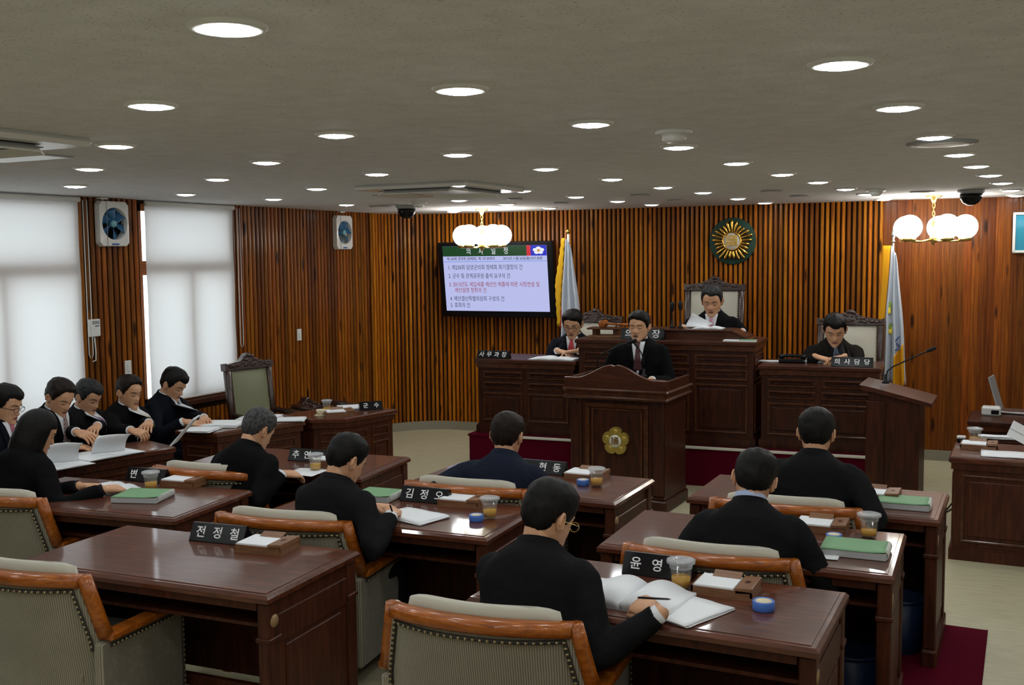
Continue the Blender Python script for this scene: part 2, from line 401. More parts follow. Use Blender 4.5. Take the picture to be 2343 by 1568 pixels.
# roller blinds hanging in the window openings
for n, (a, b2, lab) in enumerate(((W1[0] + .02, W1[1] + .0, 'wide pulled-down white roller blind at the photo edge, beside the thermostat pier'),
                                   (W2[0] + .045, W2[1] + .01, 'pulled-down white roller blind beside the empty high-backed chair'))):
    rb = thing('roller_blind', lab, 'blind', (XL + .035, a, 0), 0, 'white window blinds')
    Wd = b2 - a
    G = [[(-.004 + .003 * math.sin(j * .9 + i), Wd * j / 12, SILL + .03 + (CEIL - .05 - SILL) * i / 16) for j in range(13)] for i in range(17)]
    g = smooth(MB()); g.sheet(G); g.build('blind_fabric', M['blind'], rb)
    t = smooth(MB()); t.tube([(.01, 0, CEIL - .028), (.01, Wd, CEIL - .028)], .022, 12); t.build('roller', M['white'], rb)
    MB().box(-.012, .006, 0, Wd, SILL + .018, SILL + .034, .003).build('bottom_bar', M['white'], rb)
    zb = 1.28 if n == 0 else 1.22
    ch = smooth(MB()); yy = Wd + .02; zz = CEIL - .03
    loop = [(.03, yy, zz), (.03, yy, zb + .03), (.03, yy + .012, zb), (.03, yy + .028, zb), (.03, yy + .04, zb + .03), (.03, yy + .04, zz)]
    ch.tube(loop, .0035, 6); ch.build('bead_chain', M['white'], rb)
# timber ledge rail under window 2
# ------------------------------------------------------------------ ceiling lights
ROWS = {'Z': (-1, {2: (1923, 143), 3: (2055, 243), 4: (2137, 311), 5: (2195, 351), 6: (2234, 378), 7: (2266, 399), 8: (2293, 417), 9: (2313, 434), 10: (2325, 446)}),
        'A': (0, dict(enumerate([(521, 59), (1053, 202), (1352, 281), (1553, 334), (1685, 371), (1790, 397), (1872, 415), (1935, 431), (1982, 443), (2022, 455)]))),
        'B': (1, dict(enumerate([(346, 238), (769, 306), (1047, 351), (1249, 384), (1400, 408), (1517, 427), (1609, 439), (1688, 453), (1750, 463)]))),
        'C': (2, {0: (265, 331), 1: (609, 369), 2: (862, 396), 4: (1195, 435), 5: (1318, 449), 6: (1413, 459), 7: (1491, 467)}),
        'D': (3, {0: (205, 384), 1: (498, 408), 2: (725, 430), 4: (1050, 457), 5: (1160, 466), 6: (1257, 475)}),
        'E': (4, {0: (172, 424), 1: (425, 443), 2: (626, 454), 3: (793, 467), 5: (1037, 483)})}
ring_me = smooth(MB()).lathe([(.066, -.002), (.068, -.011), (.080, -.010), (.087, -.004), (.088, .002)], 28, cap=False).data('trim_ring', M['white'])
lens_me = smooth(MB()).lathe([(.067, -.004), (.064, -.010), (.045, -.0155), (.02, -.018), (.003, -.0185)], 20).data('lens', M['emitter'])
def downlight(p, label, group):
    t = thing('downlight', label, 'ceiling light', (p.x, p.y, CEIL), 0, group)
    obj('trim_ring', ring_me, t); obj('lens', lens_me, t)
ORD = ['first', 'second', 'third', 'fourth', 'fifth', 'sixth', 'seventh', 'eighth', 'ninth', 'tenth', 'eleventh']
RN = {'Z': 'row nearest the right edge', 'A': 'row second from right edge', 'B': 'row third from the right edge',
      'C': 'row fourth from the right edge', 'D': 'row second from the windows', 'E': 'row closest to the windows'}
Aq = []; bq = []; seen = set()
for rn, (r, dct) in ROWS.items():
    ks = sorted(dct)
    for i, k in enumerate(ks):
        p = at(*dct[k], CEIL); Aq.append((1, k, r)); bq.append((p.x, p.y)); seen.add((k, r))
        downlight(p, 'lit recessed downlight, %s from the camera in the %s' % (ORD[i], RN[rn].replace('’', "'")), 'recessed ceiling downlights')
sol = np.linalg.lstsq(np.array(Aq, float), np.array(bq), rcond=None)[0]
for r in range(-5, 6):  # unseen downlights added on the extended grid to light the room
    for k in range(-4, 12):
        if (k, r) in seen: continue
        q = sol[0] + k * sol[1] + r * sol[2]
        if not (XL + .3 < q[0] < XR - .2 and YB + .2 < q[1] < 10.4): continue
        v = Vector((q[0], q[1], CEIL)) - Vector((0, 0, CAMH)); cz = -v.x * sY + v.y * cY
        cxx = v.x * cY + v.y * sY
        if cz > 0 and -.52 < cxx / cz < .50 and (CEIL - CAMH) / cz < .245: continue
        downlight(Vector((q[0], q[1], 0)), 'recessed downlight added over the unseen part of the chamber', 'downlights out of the picture')
# ------------------------------------------------------------------ ceiling fittings
def cassette(x, y, label):
    t = thing('ceiling_air_conditioner', label, 'air conditioner', (x, y, CEIL), 0, 'ceiling cassettes'); s = .46
    MB().box(-s, s, -s, s, -.035, 0, .02).build('panel', M['shinywhite'], t)
    MB().box(-.24, .24, -.24, .24, -.045, -.03, .006).build('intake_grille', M['white'], t)
    for k in range(4):
        m = MB(); m.m = Matrix.Rotation(k * math.pi / 2, 4, 'Z'); m.box(-.27, .27, .30, .365, -.037, -.028); m.build('air_slot', M['blackmat'], t)
        m = MB(); m.m = Matrix.Rotation(k * math.pi / 2, 4, 'Z') @ Matrix.Translation((0, .345, -.046)) @ Matrix.Rotation(-.6, 4, 'X'); m.box(-.265, .265, -.032, .032, -.004, .004); m.build('vane', M['shinywhite'], t)
cassette(-3.82, 6.64, 'square white ceiling air conditioner in mid ceiling above the council desks')
cassette(-3.97, 2.75, 'square white ceiling air conditioner cut off by the left photo edge')
def dome(px, py, label):
    p = at(px, py, CEIL); t = thing('dome_camera', label, 'security camera', (p.x, p.y, CEIL), 0, 'dome security cameras')
    m = smooth(MB()); m.lathe([(.105, 0), (.105, -.02), (.09, -.035)], 24); m.build('mount', M['grey'], t)
    m = smooth(MB()); m.lathe([(.088, -.034), (.086, -.07), (.066, -.105), (.035, -.125), (.004, -.131)], 24); m.build('dome', M['black'], t)
dome(930, 470, 'black ceiling dome camera above the corner left of the television')
dome(2222, 434, 'black ceiling dome camera beside the hanging lamp near the teal picture')
def smoke(px, py, label):
    p = at(px, py, CEIL); t = thing('smoke_detector', label, 'smoke detector', (p.x, p.y, CEIL))
    m = smooth(MB()); m.lathe([(.075, 0), (.075, -.012), (.05, -.018)], 20); m.build('base', M['shinywhite'], t)
    m = smooth(MB()); m.lathe([(.05, -.017), (.048, -.04), (.03, -.05), (.004, -.051)], 20); m.build('sensor', M['shinywhite'], t)
smoke(1542, 298, 'white smoke detector in mid ceiling behind a downlight')
smoke(2005, 434, 'small white smoke detector near the hanging lamp at far right')
smoke(958, 462, 'small white smoke detector just behind the left dome camera')
def disc(px, py, r, label):
    p = at(px, py, CEIL); t = thing('ceiling_speaker', label, 'ceiling speaker', (p.x, p.y, CEIL), 0, 'flat round ceiling grilles')
    m = smooth(MB()); m.lathe([(r, 0), (r, -.006), (r * .88, -.012)], 28); m.build('rim', M['grey'], t)
    m = smooth(MB()); m.lathe([(r * .87, -.011), (r * .5, -.014), (.003, -.015)], 28); m.build('grille', M['white'], t)
for px, py, r, l in ((2155, 326, .16, 'large round ceiling grille beside the right-hand row of downlights'), (870, 471, .11, 'round ceiling grille left of the left dome camera'),
                     (1283, 463, .08, 'small round ceiling grille left of the first flag'), (1465, 445, .09, 'round ceiling grille above the chairman and emblem'), (1545, 457, .08, 'round ceiling grille nearest the wall emblem'),
                     (1765, 436, .09, 'round ceiling grille between rows right of the emblem'), (1830, 447, .09, 'round ceiling grille near the far wall right of the emblem'), (2110, 438, .10, 'round ceiling grille just before the right hanging lamp'), (1178, 454, .07, 'small round ceiling grille behind the mid-ceiling air conditioner')):
    disc(px, py, r, l)
p = at(940, 447, CEIL); t = thing('access_panel', 'square ceiling access hatch behind the mid-ceiling air conditioner', 'access hatch', (p.x, p.y, CEIL))
MB().box(-.23, .23, -.23, .23, -.006, 0).build('hatch_frame', M['grey'], t); MB().box(-.215, .215, -.215, .215, -.009, -.004).build('hatch_door', M['shinywhite'], t)
p = at(20, 352, CEIL); t = thing('access_panel', 'square ceiling access hatch below the cut-off air conditioner', 'access hatch', (p.x - .1, p.y, CEIL))
MB().box(-.25, .25, -.25, .25, -.006, 0).build('hatch_frame', M['grey'], t); MB().box(-.235, .235, -.235, .235, -.009, -.004).build('hatch_door', M['shinywhite'], t)
# ------------------------------------------------------------------ chandeliers
def chandelier(px, py, Y, gy, label, rad, gr, rot, n):
    p = atY(px, py, Y); zg = atY(px, gy, Y).z
    t = thing('chandelier', label, 'chandelier', (p.x, Y, CEIL), rot, 'globe chandeliers'); dz = zg - CEIL
    m = smooth(MB()); m.lathe([(.075, 0), (.07, -.012), (.03, -.03), (.018, -.06), (.008, -.075)], 20); m.build('canopy', M['brass'], t)
    zc = -.07; k = 0
    while zc > dz + gr * .2:
        m = smooth(MB()); q = Matrix.Translation((0, 0, zc - .02)) @ Matrix.Rotation(k * math.pi / 2, 4, 'Z'); m.m = q
        m.tube([(.011 * math.cos(a), 0, .024 * math.sin(a)) for a in [2 * math.pi * i / 10 for i in range(11)]], .0042, 5); m.build('chain_link', M['brass'], t); zc -= .036; k += 1
    m = smooth(MB()); m.lathe([(.012, dz + gr * .5), (.016, dz), (.03, dz - gr * .8), (.034, dz - gr * 1.05), (.02, dz - gr * 1.25), (.006, dz - gr * 1.5)], 16); m.build('stem', M['brass'], t)
    for i in range(n):
        a = 2 * math.pi * i / n; c, s = math.cos(a), math.sin(a)
        m = smooth(MB()); m.tube([(0, 0, dz - gr * 1.0), (c * rad * .5, s * rad * .5, dz - gr * 1.18), (c * rad, s * rad, dz - gr * 1.12)], .009, 8); ar = m.build('arm', M['brass'], t)
        m = smooth(MB()); m.lathe([(.02, dz - gr * 1.2), (.055, dz - gr * 1.12), (.055, dz - gr * .9), (.045, dz - gr * .85)], 16, (c * rad, s * rad, 0)); m.build('gallery', M['brass'], ar)
        m = smooth(MB()); m.ball((c * rad, s * rad, dz), gr, 20, 12); m.build('globe', M['globe'], t)
chandelier(1102, 479, 9.95, 539, 'brass chandelier with lit white globes hanging before the television', .215, .112, .75, 5)
chandelier(2137, 452, 10.30, 520, 'brass chandelier with lit white globes between flag and teal picture', .27, .110, .2, 5)
# ------------------------------------------------------------------ television
p = atY(1136, 640, 10.60)
tv = thing('television', 'black wall-mounted television showing a Korean agenda slide', 'television', (p.x, p.y, p.z), FA)
TW, TH = 1.43, .86
tilt = Matrix.Rotation(math.radians(7), 4, 'X')
m = MB(); m.m = tilt; m.box(-TW / 2, TW / 2, -.03, .05, -TH / 2, TH / 2, .012); m.build('casing', M['black'], tv)
m = MB(); m.box(-.25, .25, .04, .22, -.2, .2); m.build('wall_bracket', M['blackmat'], tv)
m = MB(); m.m = tilt; SW, SH = 1.29, .745; oz = .015
m.box(-SW / 2, SW / 2, -.034, -.028, -SH / 2 + oz, SH / 2 + oz); scr = m.build('screen', emis('screen_blue_white', (.50, .53, .86), .95), tv)
def tvq(x0, x1, z0, z1, mm, dy=-.0348):
    q = MB(); q.m = tilt; q.box(x0, x1, dy - .0008, dy, z0, z1); return q.build('screen_banner', mm, scr)
def tvt(s, x, z, size, mm, align='LEFT', sp=1.0, wd=1.0, bold=0.0):
    return text_mesh(s, size, mm, 'screen_text', scr, tilt @ frame_mtx((x, -.0368, z), (1, 0, 0), (0, 0, 1)), sp, align, wd, bold, 0.0002)
T0 = SH / 2 + oz
EM_dk = emis('screen_dark_text', (.02, .03, .07), .8); EM_w = emis('screen_white', (.8, .83, .88), 1.0); EM_rd = emis('screen_red', (.75, .03, .05), .8); EM_br = emis('screen_red_text', (.33, .02, .04), .9)
tvq(-SW / 2, SW / 2 - .24, T0 - .115, T0, emis('screen_green', (.012, .055, .018), 1.0))
tvq(SW / 2 - .24, SW / 2 - .19, T0 - .115, T0, EM_rd); tvq(SW / 2 - .19, SW / 2, T0 - .115, T0, emis('screen_blue', (.02, .03, .52), 1.0))
tvq(-SW / 2, SW / 2, T0 - .178, T0 - .173, emis('screen_line_blue', (.10, .25, .75), 1.0))
for i in range(5):
    a = math.pi / 2 + i * 2 * math.pi / 5; q = MB(); q.m = tilt
    cxx, czz = SW / 2 - .095 + .040 * math.cos(a), T0 - .058 + .024 * math.sin(a)
    q.prism([(cxx + .030 * math.cos(b), czz + .020 * math.sin(b)) for b in [2 * math.pi * k / 12 for k in range(12)]], -.0366, -.0358); q.build('screen_petal', EM_w, scr)
q = MB(); q.m = tilt; q.prism([(SW / 2 - .095 + .02 * math.cos(b), T0 - .058 + .014 * math.sin(b)) for b in [2 * math.pi * k / 12 for k in range(12)]], -.0374, -.0368); q.build('screen_petal', emis('screen_gold', (.7, .35, .1), .9), scr)
for i, chh in enumerate('의사일정'): tvt(chh, -SW / 2 + .335 + i * .155, T0 - .062, .085, EM_w, 'CENTER', 1, .8)
tvt('제 230회 군의회 (정례회)  제 1차 본회의', -SW / 2 + .05, T0 - .145, .040, EM_dk, wd=.92, bold=.0004)
tvt('2012년 11월 26일(월)10시 00분', SW / 2 - .05, T0 - .145, .040, EM_dk, 'RIGHT', wd=.92, bold=.0004)
for s, x, z, mm in (('1. 제230회 담양군의회 정례회 회기결정의 건', .055, .245, EM_dk), ('2. 군수 및 관계공무원 출석 요구의 건', .055, .343, EM_dk),
                    ('3. 2013년도 세입세출 예산안 제출에 따른 시정연설 및', .055, .44, EM_br), ('제안설명 청취의 건', .125, .508, EM_br),
                    ('4. 예산결산특별위원회 구성의 건', .055, .605, EM_dk), ('5. 휴회의 건', .055, .682, EM_dk)):
    tvt(s, -SW / 2 + x, T0 - z, .064, mm, wd=.80)
# ------------------------------------------------------------------ wall emblem
p = atY(1676, 552, 10.92)
em = thing('wall_emblem', 'green disc with gold ray emblem and white centre on slatted wall', 'emblem', (p.x, p.y, p.z), FA)
r0 = .245
m = smooth(MB()); m.m = Matrix.Rotation(math.pi / 2, 4, 'X'); m.lathe([(r0, -.03), (r0, .0), (r0 - .012, .006), (.004, .006)], 40); m.build('backing_disc', mat('green_baize', (.010, .045, .028), .7), em)
for i in range(25):
    a = math.pi / 2 + 2 * math.pi * i / 25; ph = (i % 5) / 5 * 2 * math.pi
    ro = .172 + .040 * (.5 + .5 * math.cos(ph)); m = smooth(MB())
    m.m = Matrix.Rotation(math.pi / 2 - a, 4, 'Y'); 
    m.tube([(0, -.02, .085), (0, -.026, ro - .02), (0, -.024, ro)], [.008, .0165, .013], 8, round_ends=True); m.build('gold_ray', M['gold'], em)
m = smooth(MB()); m.m = Matrix.Rotation(math.pi / 2, 4, 'X'); m.lathe([(.105, .0), (.105, .03), (.098, .042), (.088, .042), (.086, .03)], 32, cap=False); m.build('gold_rim', M['gold'], em)
m = smooth(MB()); m.m = Matrix.Rotation(math.pi / 2, 4, 'X'); m.lathe([(.09, .0), (.09, .034), (.003, .036)], 32); m.build('white_centre', M['shinywhite'], em)
text_mesh('議', .135, M['gold'], 'lettering', em, frame_mtx((0, -.038, 0), (1, 0, 0), (0, 0, 1)), bold=.0015, ext=.002)
# ------------------------------------------------------------------ picture frame at the right edge
p = atY(2317, 533, 10.98)
pf = thing('framed_picture', 'silver-framed teal picture cut off by the right photo edge', 'picture', (p.x, p.y, p.z), FA)
MB().box(0, .5, -.03, 0, -.19, .19).build('picture_print', mat('teal_print', (.02, .22, .32), .35, coat=.5), pf)
for a in ((0, .5, .165, .19), (0, .5, -.19, -.165), (0, .025, -.19, .19), (.475, .5, -.19, .19)): MB().box(a[0], a[1], -.042, 0, a[2], a[3], .005).build('frame_bar', M['shinywhite'], pf)
MB().box(.10, .22, -.033, -.028, -.09, .07).build('picture_detail', mat('dark_print', (.02, .02, .06), .5), pf)
# ------------------------------------------------------------------ left wall fittings
def vent_fan(y0, y1, z0, z1, label, rot, sun):
    t = thing('ventilation_fan', label, 'fan', (XL + .025, (y0 + y1) / 2, (z0 + z1) / 2), 0, 'wall ventilators'); w2, h2 = (y1 - y0) / 2, (z1 - z0) / 2; r = min(w2, h2) * .80
    N = 32; O = []; I = []; B = []
    for k in range(N):
        a = 2 * math.pi * k / N; c, s = math.cos(a), math.sin(a); f = 1 / max(abs(c) / w2, abs(s) / h2)
        O.append((c * f, s * f)); I.append((c * r, s * r))
    m = MB(); m.rings([[(0, a, b) for a, b in O], [(.05, a * .97, b * .97) for a, b in O], [(.055, a * 1.06, b * 1.06) for a, b in I], [(.03, a, b) for a, b in I], [(-.01, a, b) for a, b in I]], False, False); m.build('housing', M['shinywhite'], t)
    m = MB(); m.rings([[(-.006, a, b) for a, b in I], [(-.002, a, b) for a, b in I]]); m.build('shutter', M['blackmat'] if not sun else M['white'], t)
    for k in range(6):
        m = smooth(MB()); m.m = Matrix.Rotation(rot + k * math.pi / 3, 4, 'X')
        G = [[(.030 + .018 * (j / 4 - .5) * 2 * (1 if True else 1), (j / 4 - .35) * (.35 + .75 * i / 5) * r * .62, r * (.18 + .78 * i / 5)) for j in range(5)] for i in range(6)]
        m.sheet(G); b = m.build('blade', M['fanblue'], t); fit_mod(b, 'SOLIDIFY', thickness=.003)
    m = smooth(MB()); m.m = Matrix.Rotation(math.pi / 2, 4, 'Y'); m.lathe([(r * .24, .01), (r * .24, .04), (r * .2, .052), (.003, .055)], 20); m.build('hub', M['lightblue'], t)
    MB().box(.053, .058, -.035, .035, -h2 * .93, -h2 * .86).build('badge', mat('blue_badge', (.02, .08, .3), .4), t)
    m = smooth(MB()); m.tube([(.06, -w2 * .55, h2), (.06, -w2 * .55, -h2 * 1.1)], .002, 5); m.build('pull_cord', M['grey'], t)
vent_fan(6.12, 6.43, 2.165, 2.535, 'white square ventilator with blue blades on the pier between windows', .3, False)
vent_fan(9.33, 9.63, 2.145, 2.515, 'white square ventilator with blue blades near the room corner', .9, True)
for (y, z, lab) in ((6.185, 2.556, 'small white junction box above the ventilator between windows'), (9.47, 2.556, 'small white junction box above the ventilator near the corner')):
    t = thing('junction_box', lab, 'junction box', (XL + .02, y, z)); MB().box(0, .05, -.04, .04, -.012, .002, .004).build('cover', M['white'], t); MB().box(.02, .03, -.01, .01, -.016, -.010).build('cable_gland', M['white'], t)
t = thing('thermostat', 'white wall thermostat on the pier beside the wide blind', 'thermostat', (XL + .022, 6.055, 1.515))
MB().box(0, .03, -.055, .055, -.07, .07, .006).build('case', M['white'], t); MB().box(.0295, .032, -.03, .04, .03, .058).build('display', M['grey'], t); MB().box(.0295, .031, -.005, .04, .012, .018).build('label_mark', M['black'], t)
m = smooth(MB()); m.tube([(.015, 0, -.07), (.018, .005, -.2), (.02, .0, -.26), (.016, -.03, -.27)], .005, 6); m.build('cable', M['white'], t)
for (y, z, lab) in ((6.40, 1.16, 'white light switch plate on the pier behind seated officials'), (8.70, 1.27, 'white light switch plate alone on the left slatted wall')):
    t = thing('switch_plate', lab, 'light switch', (XL + .022, y, z)); MB().box(0, .012, -.035, .035, -.06, .06, .004).build('plate', M['white'], t); MB().box(.011, .018, -.014, .014, -.03, .03, .003).build('rocker', M['white'], t)
# ------------------------------------------------------------------ panelled furniture
def bars(mb, x0, x1, z0, z1, y, t=.018, d=.012):
    """raised picture-frame moulding on the plane y (front towards -y)"""
    for a in ((x0, x1, z1 - t, z1), (x0, x1, z0, z0 + t), (x0, x0 + t, z0 + t, z1 - t), (x1 - t, x1, z0 + t, z1 - t)):
        mb.box(a[0], a[1], y - d, y, a[2], a[3], .004)
def face_panels(parent, p0, p1, z0, z1, layout, m1, m2, margin=.05, friezes=(.2,)):
    """panels on the vertical face from p0 to p1 (outside is to the right of p0->p1)"""
    p0 = Vector((p0[0], p0[1], 0)); p1 = Vector((p1[0], p1[1], 0)); L = (p1 - p0).length
    a = math.atan2(p1.y - p0.y, p1.x - p0.x)
    mt = Matrix.Translation(p0) @ Matrix.Rotation(a, 4, 'Z')
    x = margin; wcol = (L - margin * (layout + 1)) / layout; H = z1 - z0
    for c in range(layout):
        zt = z1 - .02
        rows = []
        for fr in friezes:
            rows.append((zt - H * fr, zt)); zt -= H * fr + .035
        rows.append((z0 + .02, zt))
        for za, zb in rows:
            m = MB(); m.m = mt; bars(m, x, x + wcol, za, zb, 0); pn = m.build('panel', M['moulding'], parent)
            m = MB(); m.m = mt; m.box(x + .042, x + wcol - .042, -.009, .002, za + .042, zb - .042, .006); m.build('raised_field', M[m2], pn)
        x += wcol + margin
def offset(poly, d):
    n = len(poly); out = []
    for i in range(n):
        p, c, q = Vector(poly[i - 1]), Vector(poly[i]), Vector(poly[(i + 1) % n])
        e1 = (c - p).normalized(); e2 = (q - c).normalized()
        n1 = Vector((e1.y, -e1.x)); n2 = Vector((e2.y, -e2.x)); b = (n1 + n2); b /= max(.3, b.dot(n1)) 
        out.append(tuple(c + b * d))
    return out
def poly_desk(name, label, cat, poly, z0, h, faces, body='dais', top='daistop', group=None, friezes=(.17,), open_back=None):
    """poly counter-clockwise seen from above, world coordinates; faces = {edge index: number of panel columns}"""
    cxm = sum(p[0] for p in poly) / len(poly); cym = sum(p[1] for p in poly) / len(poly)
    P = [(p[0] - cxm, p[1] - cym) for p in poly]
    t = thing(name, label, cat, (cxm, cym, z0), 0, group)
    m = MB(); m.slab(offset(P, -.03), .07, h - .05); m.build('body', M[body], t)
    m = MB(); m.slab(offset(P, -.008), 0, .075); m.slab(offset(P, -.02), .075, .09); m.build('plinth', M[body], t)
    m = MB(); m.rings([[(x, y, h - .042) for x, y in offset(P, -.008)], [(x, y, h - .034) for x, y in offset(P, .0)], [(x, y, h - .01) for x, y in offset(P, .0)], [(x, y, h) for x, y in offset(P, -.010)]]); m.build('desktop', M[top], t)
    m = MB(); m.slab(offset(P, -.014), h - .085, h - .042); m.build('cornice', M['moulding'] if body == 'dais' else M[body], t)
    for e, n in faces.items():
        a = offset(P, -.03)
        face_panels(t, a[e], a[(e + 1) % len(P)], .10, h - .10, n, body, body, friezes=friezes)
    return t
# dais platform ------------------------------------------------------
DA = math.radians(4.3)
DM = Matrix.Translation((-4.80, 8.80, 0)) @ Matrix.Rotation(DA, 4, 'Z')
def dw(u, v): q = DM @ Vector((u, v, 0)); return (q.x, q.y)
PH = .35
pl = struct(bpy.data.objects.new('floor_dais', None)); C.objects.link(pl); pl.matrix_world = DM
MB().box(0, 3.85, 0, 2.0, 0, PH - .02).build('carpeted_riser', M['carpet'], pl)
MB().box(-.01, 3.86, -.012, 2.0, PH - .02, PH).build('platform_top', M['carpet'], pl)
MB().box(.4, 3.86, -.020, .012, PH - .018, PH + .004, .003).build('nosing', M['stonewhite'], pl)
MB().box(1.15, 2.7, .72, 1.95, PH, PH + .19).build('chair_step', M['carpet'], pl)
Zp = PH
def dq(u0, u1, v0, v1): return [dw(u0, v0), dw(u1, v0), dw(u1, v1), dw(u0, v1)]
dl = poly_desk('clerk_desk', 'dark panelled clerk desk on the dais under the television', 'desk', dq(.02, 1.05, .10, .68), Zp, .72, {0: 2, 3: 1}, friezes=(.13, .13))
dc = poly_desk('chairman_desk', 'tall dark panelled chairman desk in the middle of the dais', 'desk', dq(1.055, 2.715, .06, .70), Zp, .935, {0: 3, 1: 1, 3: 1}, friezes=(.13, .13))
dr = poly_desk('clerk_desk', 'dark panelled clerk desk on the dais beside the second flag', 'desk', dq(2.72, 3.74, .10, .68), Zp, .735, {0: 2, 1: 1}, friezes=(.13, .13))
# raised reading ledge on the chairman desk
t = thing('reading_stand', 'dark sloped reading stand on top of the chairman desk', 'reading stand', (*dw(1.70, .36), Zp + .935), DA)
m = MB(); m.prism([(0, 0), (.92, 0), (.92, .035), (.75, .075), (0, .075)], -.16, .16)
m.build('ledge', M['daistop'], t)
m = MB(); m.box(-.012, .77, -.18, .18, .075, .092, .005); m.build('ledge_top', M['daistop'], t)
m = MB(); m.m = Matrix.Translation((.77, 0, .083)) @ Matrix.Rotation(.42, 4, 'Y'); m.box(0, .20, -.18, .18, -.008, .009, .004); m.build('sloped_end', M['daistop'], t)
# lectern ------------------------------------------------------------
Lx, Ly = -2.945, 7.86
lec = thing('lectern', 'dark panelled speaking lectern with gold blossom emblem and curved crest', 'lectern', (Lx, Ly, 0), math.radians(-1))
hw = .405
MB().box(-hw, hw, .02, .55, .10, .90).build('body', M['dais'], lec)
m = MB(); m.box(-hw - .02, hw + .02, 0, .57, 0, .10, .012); m.box(-hw - .008, hw + .008, .01, .56, .10, .13, .01); m.build('plinth', M['dais'], lec)
for s in (-1, 1):
    m = MB(); m.box(s * (hw - .055) - .05, s * (hw - .055) + .05, .0, .05, .13, .90, .012); pc = m.build('corner_pilaster', M['dais'], lec)
    m = smooth(MB()); m.m = Matrix.Translation((s * (hw - .05), 0, .865)) @ Matrix.Rotation(math.pi / 2, 4, 'X'); m.lathe([(.018, -.005), (.018, .008), (.012, .012), (.004, .008)], 14); m.build('rosette', M['dais'], pc)
m = MB(); bars(m, -.27, .27, .17, .86, .02, .035, .02); pn = m.build('panel', M['moulding'], lec)
m = MB(); bars(m, -.22, .22, .22, .82, .02, .018, .012); m.build('inner_moulding', M['moulding'], pn)
m = MB(); m.box(-hw - .045, hw + .045, -.045, .60, .895, .925, .012); m.build('lower_moulding', M['moulding'], lec)
m = MB(); m.box(-hw - .03, hw + .03, -.03, .59, .925, .955); m.box(-hw - .05, hw + .05, -.05, .61, .955, .985, .012); m.build('upper_moulding', M['moulding'], lec)
top = []
for i in range(33):
    x = -1 + 2 * i / 32; zz = .125 + .115 * (.5 + .5 * math.cos(max(-1, min(1, x / .78)) * math.pi)) - .012 * math.exp(-(x / .03) ** 2); top.append((x * (hw + .03), .985 + zz - .05))
m = MB(); m.prism([(-hw - .03, .98)] + top + [(hw + .03, .98)], -.04, .0); m.build('crest_board', M['daistop'], lec)
m = smooth(MB()); m.tube([(x, -.02, z) for x, z in top], .022, 8, flat=.35); m.build('crest_rail', M['desk'], lec)
for s in (-1, 1): MB().box(s * (hw + .02) - .012, s * (hw + .02) + .012, 0, .55, .985, 1.06, .004).build('side_rail', M['daistop'], lec)
m = MB(); m.m = Matrix.Translation((0, .28, 1.02)) @ Matrix.Rotation(-.15, 4, 'X'); m.box(-hw, hw, -.26, .26, -.012, .012); m.build('reading_surface', M['daistop'], lec)
ez = .56
ge = lambda k: (.5 + .5 * math.cos(5 * (k - math.pi / 2)))
pts2 = []
for i in range(120):
    a = 2 * math.pi * i / 120; r = .080 + .032 * abs(math.cos(2.5 * (a - math.pi / 2))) ** .45 + .003 * abs(math.cos(12.5 * (a - math.pi / 2))); pts2.append((r * math.cos(a), ez + r * math.sin(a)))
m = MB(); m.prism(pts2, -.015, .02); be = m.build('blossom_emblem', mat('pale_gold', (.50, .36, .08), .38, metal=.75), lec)
m = smooth(MB()); m.m = Matrix.Translation((0, -.014, ez)) @ Matrix.Rotation(math.pi / 2, 4, 'X'); m.lathe([(.05, 0), (.05, .006), (.003, .008)], 28); m.build('emblem_centre', M['shinywhite'], be)
text_mesh('議', .072, M['gold'], 'lettering', be, frame_mtx((0, -.0235, ez), (1, 0, 0), (0, 0, 1)), bold=.0006, ext=.001)
for i in range(5):
    a = math.pi / 2 + i * 2 * math.pi / 5
    m = smooth(MB()); m.ball((.076 * math.cos(a), -.012, ez + .076 * math.sin(a)), (.022, .008, .022), 12, 7); m.build('petal', bpy.data.materials['pale_gold'], be)
# side lectern -------------------------------------------------------
q = atY(2045, 900, 8.25)
sl = thing('side_lectern', 'dark plain lectern with sloping top below the second flag', 'lectern', (q.x, 8.25, 0))
MB().box(-.185, .185, 0, .46, .08, .93).build('body', M['dais'], sl); MB().box(-.20, .20, -.015, .475, 0, .08, .008).build('plinth', M['dais'], sl)
MB().box(-.195, -.06, -.012, 0, .08, .93, .004).build('corner_pilaster', M['dais'], sl)
m = MB(); m.prism([(-.180, .915), (.180, .915), (.180, .93), (-.180, 1.02)], .006, .454); m.build('neck', M['dais'], sl)
m = MB(); m.prism([(-.245, 1.055), (-.14, 1.035), (.27, .935), (.27, .905), (-.14, 1.0), (-.215, 1.01)], -.03, .49); m.build('sloping_top', M['daistop'], sl)
# officials' curved bench on the left ---------------------------------
poly_desk('official_desk', 'long mahogany panelled desk before the row of seated officials', 'desk', [(-6.25, 3.85), (-5.80, 3.75), (-5.32, 5.47), (-5.72, 5.60)], 0, .75, {1: 3, 2: 1}, 'deskside', 'desk', 'curved bench of officials', (.16,))
poly_desk('official_desk', 'short angled mahogany desk under stacked papers, before the tall empty chair', 'desk', [(-5.86, 6.02), (-5.46, 6.04), (-5.20, 6.78), (-5.62, 6.92)], 0, .75, {0: 1, 1: 2}, 'deskside', 'desk', 'curved bench of officials', (.16,))
poly_desk('official_desk', 'mahogany corner desk with nameplate, nearest the room corner', 'desk', [(-5.60, 6.95), (-5.20, 6.86), (-4.97, 7.01), (-4.85, 7.60), (-5.42, 7.72)], 0, .75, {1: 1, 2: 2}, 'deskside', 'desk', 'curved bench of officials', (.16,))
